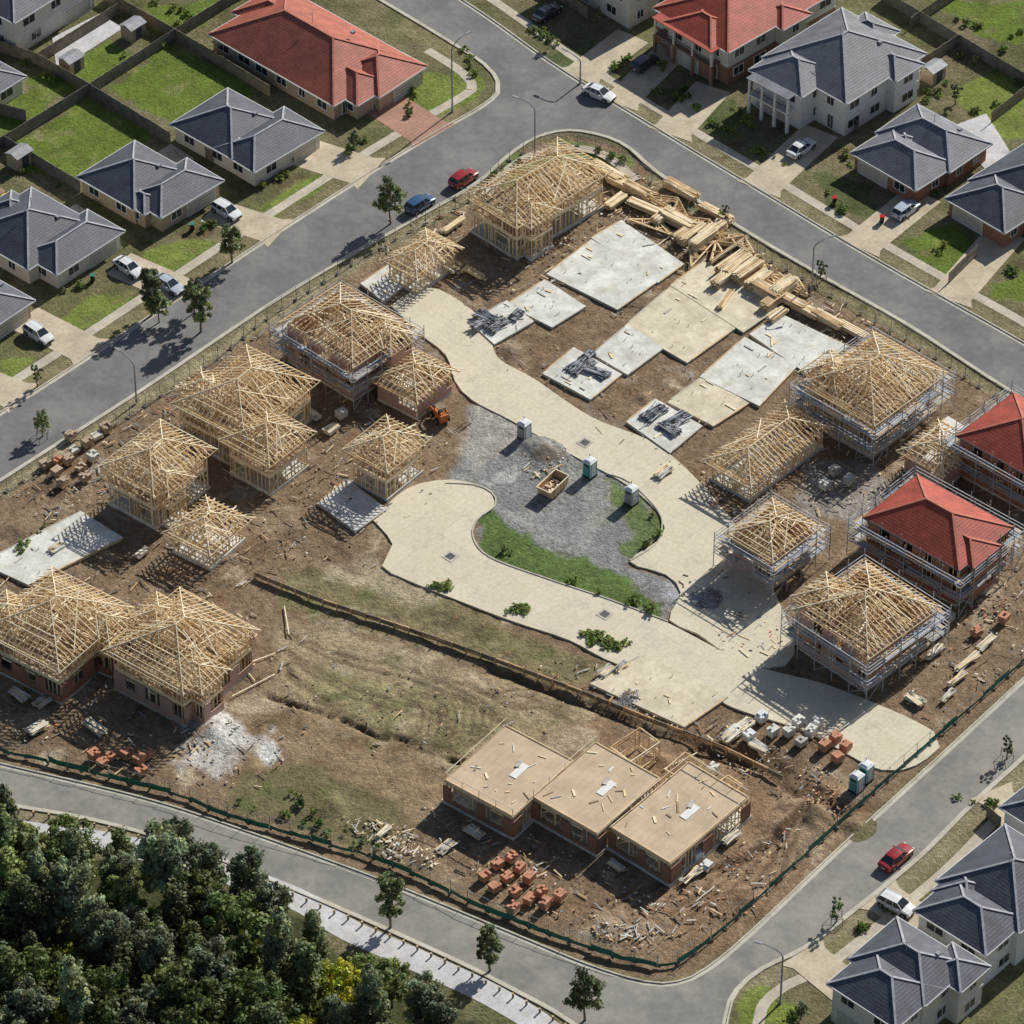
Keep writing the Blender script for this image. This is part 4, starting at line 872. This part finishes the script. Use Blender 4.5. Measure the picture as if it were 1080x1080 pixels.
toilet(553,461,'grey','whiteplastic'); toilet(622,501,'tealplastic','whiteplastic'); toilet(666,530,'grey','whiteplastic'); toilet(903,833,'tealplastic','whiteplastic'); toilet(913,822,'tealplastic','whiteplastic')
def skip(u,v,yaw):
    x,y=g(u,v); mb=MB(); ca,sa=math.cos(yaw),math.sin(yaw)
    def P(s,t,z): return (x+ca*s-sa*t,y+sa*s+ca*t,z)
    l,w=1.9,.95
    bt=[(-l+.4,-w),(l-.4,-w),(l-.4,w),(-l+.4,w)];tp=[(-l,-w),(l,-w),(l,w),(-l,w)]
    for i in range(4):
        j=(i+1)%4; mb.poly([P(*bt[i],.15),P(*bt[j],.15),P(*tp[j],1.35),P(*tp[i],1.35)],'t3'); mb.beam(P(*tp[i],1.37),P(*tp[j],1.37),.1,.1,'t2')
    mb.poly([P(*b,.5) for b in bt],'rust'); mb.poly([P(*b,.15) for b in bt],'rust')
    for s in (-.8,-.2,.4,1.0):
        for t in (-w-.04,w+.04): mb.beam(P(s,t,.15),P(s,t,1.3),.08,.08,'t2')
    for k in range(24): mb.box(P(U(-1.1,1.1),U(-.7,.7),U(.55,.85)),(U(.2,.9),.15,.1),U(0,3),random.choice(['t2','white','rust','t1']))
    mb.build('skip_bin',None,(x,y,0))
skip(583,517,AX+.12)
def wheel(mb,P,s,t,r,w,z=None,m='rubber'):
    n=14; k=mb.mi(m); hub=mb.mi('grey'); a=len(mb.V)
    for sd in (-w/2,w/2):
        for rr in (r,r*.55):
            for i in range(n):
                th=2*math.pi*i/n; mb.V.append(P(s+rr*math.cos(th),t+sd,r+rr*math.sin(th)))
    o=[a,a+n,a+2*n,a+3*n]
    for i in range(n):
        j=(i+1)%n
        mb.F+= [(o[0]+i,o[0]+j,o[2]+j,o[2]+i),(o[0]+i,o[0]+j,o[1]+j,o[1]+i),(o[2]+i,o[2]+j,o[3]+j,o[3]+i)]; mb.I+=[k]*3
    mb.F+=[tuple(o[1]+i for i in range(n)),tuple(o[3]+i for i in range(n))]; mb.I+=[hub]*2
def loader(u,v,yaw,pm_):
    x,y=g(u,v); mb=MB(); ca,sa=math.cos(yaw),math.sin(yaw)
    def P(s,t,z): return (x+ca*s-sa*t,y+sa*s+ca*t,z)
    mb.box(P(-.3,0,.75),(2.2,1.1,.7),yaw,pm_); mb.box(P(-1.15,0,1.2),(.7,1.0,.5),yaw,pm_)
    mb.box(P(-.3,0,2.05),(1.2,1.0,.08),yaw,'rust')
    for s in (-.85,.25):
        for t in (-.45,.45): mb.beam(P(s,t,1.1),P(s,t,2.02),.08,.08,'black')
    mb.box(P(-.5,0,1.3),(.5,.5,.4),yaw,'black')
    for s in (-.85,.45):
        for t in (-.7,.7): wheel(mb,P,s,t,.42,.28)
    for t in (-.62,.62): mb.beam(P(-1.2,t,1.5),P(.9,t,1.35),.12,.18,pm_); mb.beam(P(.9,t,1.35),P(1.5,t,.4),.12,.16,pm_)
    mb.poly([P(1.4,-.85,.15),P(1.4,.85,.15),P(1.4,.85,.75),P(1.4,-.85,.75)],'grey'); mb.poly([P(1.4,-.85,.15),P(2.1,-.85,.12),P(2.1,.85,.12),P(1.4,.85,.15)],'grey')
    for t in (-.85,.85): mb.poly([P(1.4,t,.15),P(2.1,t,.12),P(1.4,t,.75)],'grey')
    mb.build('compact_loader',None,(x,y,0))
loader(463,441,AX+1.2,'loader'); loader(3,215,AX,'yellow')

# ------------------------------------------------------------------ cars
def car(u,v,yaw,paintm,kind='sedan',name='parked_car'):
    x,y=g(u,v); mb=MB(); ca,sa=math.cos(yaw),math.sin(yaw)
    def P(s,t,z): return (x+ca*s-sa*t,y+sa*s+ca*t,z+.02)
    S=[(-2.28,.66,.42,.74),(-2.15,.82,.30,.93),(-1.6,.88,.24,.98),(-.8,.90,.2,.97),(.7,.90,.2,.95),(1.3,.88,.22,.88),(1.95,.83,.28,.78),(2.22,.66,.36,.64)]
    if kind!='sedan': S=[(-2.1,.70,.42,.85),(-2.0,.84,.30,1.02),(-1.5,.89,.24,1.03),(-.8,.9,.2,1.0),(.7,.9,.2,.98),(1.25,.88,.22,.92),(1.85,.83,.28,.8),(2.08,.66,.36,.66)]
    k=mb.mi(paintm); st=[]
    for (s,w,zb,zt) in S:
        st.append(len(mb.V)); zm=zb+(zt-zb)*.6
        for t,z in ((-w*.93,zb),(-w,zm),(-w*.93,zt-.04),(-w*.8,zt),(0,zt+.035),(w*.8,zt),(w*.93,zt-.04),(w,zm),(w*.93,zb)): mb.V.append(P(s,t,z))
    for a,b in zip(st,st[1:]):
        for j in range(9): mb.F.append((a+j,a+(j+1)%9,b+(j+1)%9,b+j)); mb.I.append(k)
    mb.F.append(tuple(st[0]+j for j in range(9)));mb.I.append(k);mb.F.append(tuple(st[-1]+j for j in range(9)));mb.I.append(k)
    if kind=='sedan': B=[(-1.78,.72,.99),(-.95,.84,.985),(.05,.84,.98),(1.05,.74,.945)];Tt=[(-1.1,.56,1.40),(-.75,.60,1.44),(-.1,.60,1.44),(.35,.56,1.41)]
    else: B=[(-2.0,.74,1.02),(-.95,.85,1.0),(.05,.85,.99),(1.1,.74,.95)];Tt=[(-1.65,.6,1.46),(-.8,.64,1.52),(-.1,.63,1.52),(.4,.58,1.47)]
    for i in range(3):
        for sg in (-1,1):
            mb.poly([P(B[i][0],sg*B[i][1],B[i][2]),P(B[i+1][0],sg*B[i+1][1],B[i+1][2]),P(Tt[i+1][0],sg*Tt[i+1][1],Tt[i+1][2]),P(Tt[i][0],sg*Tt[i][1],Tt[i][2])],'glass')
            mb.beam(P(B[i+1][0],sg*B[i+1][1],B[i+1][2]),P(Tt[i+1][0],sg*Tt[i+1][1],Tt[i+1][2]),.07,.06,paintm)
            mb.beam(P(Tt[i][0],sg*Tt[i][1],Tt[i][2]),P(Tt[i+1][0],sg*Tt[i+1][1],Tt[i+1][2]),.09,.06,paintm)
        c=.035; mb.poly([P(Tt[i][0],-Tt[i][1],Tt[i][2]),P(Tt[i+1][0],-Tt[i+1][1],Tt[i+1][2]),P(Tt[i+1][0],0,Tt[i+1][2]+c),P(Tt[i][0],0,Tt[i][2]+c)],paintm)
        mb.poly([P(Tt[i][0],Tt[i][1],Tt[i][2]),P(Tt[i+1][0],Tt[i+1][1],Tt[i+1][2]),P(Tt[i+1][0],0,Tt[i+1][2]+c),P(Tt[i][0],0,Tt[i][2]+c)],paintm)
    for i in (0,3):
        mb.poly([P(B[i][0],-B[i][1],B[i][2]+.01),P(B[i][0],B[i][1],B[i][2]+.01),P(Tt[i][0],Tt[i][1],Tt[i][2]+.0),P(Tt[i][0],-Tt[i][1],Tt[i][2]+.0)],'glass')
        for sg in (-1,1): mb.beam(P(B[i][0],sg*B[i][1],B[i][2]),P(Tt[i][0],sg*Tt[i][1],Tt[i][2]),.07,.07,paintm)
    for s in (-1.38,1.38):
        for t in (-.80,.80): wheel(mb,P,s,t,.32,.22); mb.box(P(s,t*1.02,.42),(.78,.16,.5),yaw,'black')
    for t in (-.58,.58):
        mb.box(P(S[-1][0]-.04,t,.62),(.14,.3,.12),yaw,'lampglass'); mb.box(P(S[0][0]+.02,t,.74),(.1,.3,.14),yaw,'taillight')
    mb.box(P(S[-1][0],0,.5),(.06,.8,.12),yaw,'black'); mb.box(P(S[-1][0]-.02,0,.36),(.12,1.3,.1),yaw,'black'); mb.box(P(S[0][0],0,.6),(.04,.45,.12),yaw,'whiteplastic')
    for t in (-.97,.97): mb.box(P(.72,t,1.0),(.16,.18,.12),yaw,paintm)
    o=mb.build(name,None,(x,y,0)); fixn(o)
dn=AX-math.pi/2
for u,v,a,m,k in ((632,102,dn+.1,'cwhite','sedan'),(845,160,AX,'cwhite','sedan'),(955,225,AX,'csilver','hatch'),(680,70,AX,'cdark','hatch'),(577,17,AX,'cdark','sedan'),
  (443,219,AX-.05,'cblue','hatch'),(489,192,AX,'cred_','hatch'),(239,226,dn+.0,'cwhite','hatch'),(136,286,dn-.05,'cwhite','sedan'),(178,304,dn,'csilver','sedan'),(41,356,dn-.05,'cwhite','hatch'),(945,908,AX,'cred_','sedan'),(945,958,dn+.1,'cwhite','hatch')): car(u,v,a,m,k)

# ------------------------------------------------------------------ street lamps, bins
def lamp(u,v,h,yaw):
    x,y=g(u,v); mb=MB(); ca,sa=math.cos(yaw),math.sin(yaw)
    pts=[(x,y,0),(x,y,h*.5),(x,y,h*.85)]+[(x+ca*2.4*(1-math.cos(t)),y+sa*2.4*(1-math.cos(t)),h*.85+h*.15*math.sin(t)) for t in (.4,.8,1.2,1.5)]
    mb.tube(pts,.11,.05,'grey',8); e=pts[-1]; mb.beam((e[0],e[1],e[2]),(e[0]+ca*.9,e[1]+sa*.9,e[2]+.05),.26,.12,'grey'); mb.beam((e[0]+ca*.2,e[1]+sa*.2,e[2]-.09),(e[0]+ca*.8,e[1]+sa*.8,e[2]-.05),.2,.06,'lampglass')
    mb.tube([(x,y,0),(x,y,.5)],.18,.16,'grey',8); mb.build('street_lamp',None,(x,y,0))
lamp(477,118,11,.7); lamp(564,166,8.5,2.7); lamp(856,306,7.5,.4); lamp(823,1058,8,2.8); lamp(144,424,6.5,2.4); lamp(612,88,4,2.4)
def bin_(u,v,lid):
    x,y=g(u,v); mb=MB(); 
    mb.hexa([(x-.2,y-.22,.1),(x+.2,y-.22,.1),(x+.2,y+.22,.1),(x-.2,y+.22,.1),(x-.28,y-.3,1.0),(x+.28,y-.3,1.0),(x+.28,y+.3,1.0),(x-.28,y+.3,1.0)],'black'); mb.box((x,y,1.04),(.6,.66,.08),0,lid)
    for t in (-.22,.22): mb.tube([(x+t-.04,y+.25,.12),(x+t+.04,y+.25,.12)],.12,.12,'rubber',8)
    mb.build('wheelie_bin',None,(x,y,0))
for u,v in ((308,172),(203,243),(98,297),(880,215),(930,235)): bin_(u,v,random.choice(['taillight','yellow','green']))

# ------------------------------------------------------------------ trees
def treemesh(name,h,cr,nc,nl,ls,base,seed,zc=.62,zr=.40,spire=0):
    rs=np.random.default_rng(seed); rd=random.Random(seed); mb=MB()
    tp=[(0,0,0),(rd.uniform(-.15,.15),rd.uniform(-.15,.15),h*.3),(rd.uniform(-.3,.3),rd.uniform(-.3,.3),h*.62),(rd.uniform(-.4,.4),rd.uniform(-.4,.4),h*.88)]
    mb.tube(tp,h*.018+.03,.03,'bark',7)
    cs=[]
    while len(cs)<nc:
        p=rs.uniform(-1,1,3); r=np.linalg.norm(p)
        if r>1 or r<.4 and rs.random()<.7: continue
        zz=p[2]; k=1-spire*max(0,(zz+1)/2)
        cs.append((p[0]*cr*k*(.9+.25*np.sin(zz*5+seed)),p[1]*cr*k*(.9+.25*np.cos(zz*4+seed)),h*zc+zz*h*zr))
    for c in cs[::4]:
        t=min(.85,max(.25,(c[2]/h)*.75)); b=(tp[2][0]*t,tp[2][1]*t,h*t*.9); mid=((b[0]+c[0])/2,(b[1]+c[1])/2,(b[2]+c[2])/2+.1); mb.tube([b,mid,c],.06,.02,'bark',5)
    nb=len(mb.V); col=[(.2,.15,.1,1)]*nb
    li=mb.mi('leaf')
    for c in cs:
        cl=rs.uniform(.5,1.5); rr=cr*rs.uniform(.14,.30); hue=rs.uniform(-.15,.15)
        d=rs.normal(size=(nl,3)); d/=np.linalg.norm(d,axis=1)[:,None]; d[:,2]*=.8
        pp=np.array(c)+d*rr*(rs.uniform(.35,1.15,(nl,1)))
        nrm=d+rs.normal(size=(nl,3))*.5+np.array([0,0,.5]); nrm/=np.linalg.norm(nrm,axis=1)[:,None]
        a=np.cross(nrm,rs.normal(size=(nl,3))); a/=np.linalg.norm(a,axis=1)[:,None]; b=np.cross(nrm,a)
        s=ls*rs.uniform(.6,1.4,(nl,1)); A_=a*s*.5; B_=b*s*.28
        q=np.stack([pp-A_,pp-B_,pp+A_,pp+B_],1)
        lc=cl*rs.uniform(.75,1.25,nl)
        for i in range(nl):
            n=len(mb.V)
            mb.V+= [tuple(v) for v in q[i]]; mb.F.append((n,n+1,n+2,n+3)); mb.I.append(li)
            cc=(base[0]*lc[i]*(1+hue),base[1]*lc[i],base[2]*lc[i]*(1-hue),1); col+=[cc]*4
    me=bpy.data.meshes.new(name); me.from_pydata(mb.V,[],mb.F); me.polygons.foreach_set('material_index',mb.I)
    for m in mb.mats: me.materials.append(m)
    ca=me.color_attributes.new('Col','FLOAT_COLOR','POINT'); ca.data.foreach_set('color',np.array(col,dtype=np.float32).ravel()); me.update(); return me
def put(me,name,x,y,s=1.,z=0,sz=None):
    ob=bpy.data.objects.new(name,me); ob.location=(x,y,z); ob.rotation_euler=(U(-.05,.05),U(-.05,.05),U(0,6.28)); ob.scale=(s,s,sz or s*U(.9,1.1)); bpy.context.collection.objects.link(ob)
TM=[treemesh('gum_a',10,3.1,85,75,.44,(.17,.215,.07),1),treemesh('gum_b',11,2.8,85,75,.42,(.16,.205,.08),2,spire=.5),treemesh('casuarina_a',12.5,2.4,90,75,.40,(.21,.25,.13),3,spire=.6),
    treemesh('casuarina_b',10,2.7,80,75,.40,(.24,.28,.155),4,spire=.4),treemesh('gum_c',9,3.3,85,75,.44,(.13,.18,.05),5),treemesh('wattle',7,2.6,60,80,.36,(.48,.48,.06),6,zc=.55,zr=.42),treemesh('gum_d',8.5,2.6,65,75,.40,(.27,.31,.12),8,spire=.3)]
ST=[treemesh('street_a',5.6,1.7,50,60,.30,(.19,.23,.10),21),treemesh('street_b',6.2,1.55,50,60,.30,(.17,.21,.09),22,spire=.3),treemesh('sapling',3.0,.7,18,40,.2,(.16,.21,.09),23)]
SH=[treemesh('shrub_a',1.3,.85,20,45,.2,(.19,.28,.06),31,zc=.5,zr=.45),treemesh('shrub_b',1.0,1.0,20,45,.2,(.25,.36,.08),32,zc=.5,zr=.45),treemesh('shrub_c',1.2,.7,16,45,.18,(.34,.36,.10),33,zc=.5,zr=.45)]
forest=G([(-180,905),(20,905),(110,915),(190,935),(255,965),(310,1000),(370,1036),(440,1074),(490,1108),(520,1200),(540,1330),(-260,1330)])
pts=[]; tries=0
xs=[p[0] for p in forest];ys=[p[1] for p in forest]
while len(pts)<210 and tries<12000:
    tries+=1; x,y=U(min(xs),max(xs)),U(max(min(ys),-118),max(ys))
    if any((x-a)**2+(y-b)**2<3.0**2 for a,b in pts): continue
    if sdf(forest,np.array([x]),np.array([y]))[0]<.2: continue
    pts.append((x,y))
for x,y in pts:
    d=sdf(forest,np.array([x]),np.array([y]))[0]
    me=random.choices(TM,[3,3,4,4,3,2.2,3.5])[0]; s=U(.75,1.25)*(.85 if d<2 else 1)
    if x>-22: s*=.9
    nm={'g':'gum_tree','c':'casuarina_tree','w':'wattle_tree'}[me.name[0]]
    put(me,nm,x,y,s)
for k in range(240):
    x,y=U(min(xs),max(xs)),U(-100,max(ys))
    if sdf(forest,np.array([x]),np.array([y]))[0]>-1.2: put(random.choice(SH),'bush',x,y,U(1,2.2))
for u,v,k,s in ((412,236,0,1.1),(245,277,0,1.0),(160,333,1,1.15),(212,350,1,1.15),(205,330,0,.85),(168,340,0,.8),(412,978,1,1.2),(517,1024,1,1.1),(617,1076,0,1.15),(45,460,0,.6),(40,408,2,1.1),(763,235,2,1),(866,296,2,1.1),(1062,800,2,1.1),(882,972,2,1.2),(373,158,0,.45),(578,52,0,.35),(975,1075,0,.5),(845,1075,0,.45),(630,30,1,.5),(1008,110,2,1.2)):
    x,y=g(u,v); put(ST[k],'street_tree',x,y,s)
def guard(u,v):
    x,y=g(u,v); mb=MB()
    for a,b in ((-.6,-.6),(.6,-.6),(.6,.6),(-.6,.6)): mb.beam((x+a,y+b,0),(x+a,y+b,1.1),.06,.06,'fencewood')
    for z in (.95,):
        c=[(x-.6,y-.6,z),(x+.6,y-.6,z),(x+.6,y+.6,z),(x-.6,y+.6,z)]
        for i in range(4): mb.beam(c[i],c[(i+1)%4],.04,.04,'fencewood')
    mb.build('tree_guard',None,(x,y,0))
for u,v in ((763,235),(866,296),(1062,800),(882,972),(45,460)): guard(u,v)
def shr(px,n,s0,s1,name='shrub'):
    P=G(px)
    for k in range(n):
        t=U(0,len(P)-1.001); i=int(t); f=t-i; x=P[i][0]+(P[i+1][0]-P[i][0])*f+U(-.5,.5);y=P[i][1]+(P[i+1][1]-P[i][1])*f+U(-.5,.5); put(random.choice(SH),name,x,y,U(s0,s1))
for px,n in (([(196,250),(225,235)],6),([(270,200),(305,185)],6),([(60,312),(90,300)],6),([(425,135),(440,95)],9),([(365,160),(385,150)],5),([(505,80),(480,45)],4),([(690,95),(730,110)],6),([(745,130),(790,145)],8),([(800,160),(830,175)],6),([(890,160),(900,205)],6),([(960,120),(1000,90)],9),([(1060,285),(1080,290)],4),([(930,90),(985,100)],8),
   ([(905,985),(940,960)],7),([(830,1060),(850,1085)],5),([(1000,20),(1040,30)],6),([(550,25),(590,45)],9),([(640,75),(670,60)],8),([(10,60),(60,90)],5),([(150,0),(200,15)],6),([(130,60),(180,50)],4),([(505,565),(560,598),(640,626),(690,646)],12),([(680,535),(696,560),(680,580)],5),([(250,845),(330,870),(400,895)],14),([(300,825),(330,860)],6),([(980,270),(1000,260)],4),([(1020,120),(1060,110)],3),
   ([(690,60),(740,120)],8),([(770,110),(800,140)],8),([(870,200),(890,225)],6),([(940,180),(1000,215)],7),([(210,180),(180,200)],5),([(100,215),(60,245)],5),([(330,0),(260,10)],5),([(20,180),(70,200)],6),([(180,30),(240,0)],6),([(1000,55),(1080,90)],8),([(1050,60),(1080,30)],6),([(1010,845),(1050,850)],5),([(60,550),(0,600)],4),([(520,188),(560,163)],6),([(630,158),(665,172)],5)):
    shr(px,n,.3,.8)
for u,v in ((465,618),(545,643),(622,672),(635,676),(650,681)):
    x,y=g(u,v)
    for k in range(9): put(SH[1] if k%3 else SH[2],'hedge_shrub',x+U(-1.2,1.2),y+U(-.6,.6),U(.5,.8),sz=.45)

# ------------------------------------------------------------------ light and camera
sx,sy=.62,.785; el=math.radians(34); nrm=math.hypot(sx,sy); S=Vector((sx/nrm*math.cos(el),sy/nrm*math.cos(el),math.sin(el)))
w=bpy.data.worlds.new('World'); bpy.context.scene.world=w; w.use_nodes=True; nt=w.node_tree
sk=nt.nodes.new('ShaderNodeTexSky'); sk.sky_type='NISHITA'; sk.sun_disc=False; sk.sun_elevation=el; sk.sun_rotation=math.atan2(sx,sy)
bg=nt.nodes['Background']; bg.inputs['Strength'].default_value=.068; nt.links.new(sk.outputs[0],bg.inputs['Color'])
ld=bpy.data.lights.new('sun','SUN'); ld.energy=5.0; ld.angle=math.radians(.5); ld.color=(1,.97,.89)
lo=bpy.data.objects.new('sun',ld); lo.rotation_euler=(-S).to_track_quat('-Z','Y').to_euler(); lo.location=(0,0,200); bpy.context.collection.objects.link(lo)
cd=bpy.data.cameras.new('camera'); cd.sensor_width=36; cd.lens=36*FPX/1080; cd.clip_start=1; cd.clip_end=8000
co=bpy.data.objects.new('camera',cd); co.location=CAM; co.rotation_euler=(math.pi/2-PITCH,0,0); bpy.context.collection.objects.link(co)
sc=bpy.context.scene; sc.camera=co; sc.view_settings.view_transform='Standard'; sc.view_settings.look='None'; sc.view_settings.exposure=0
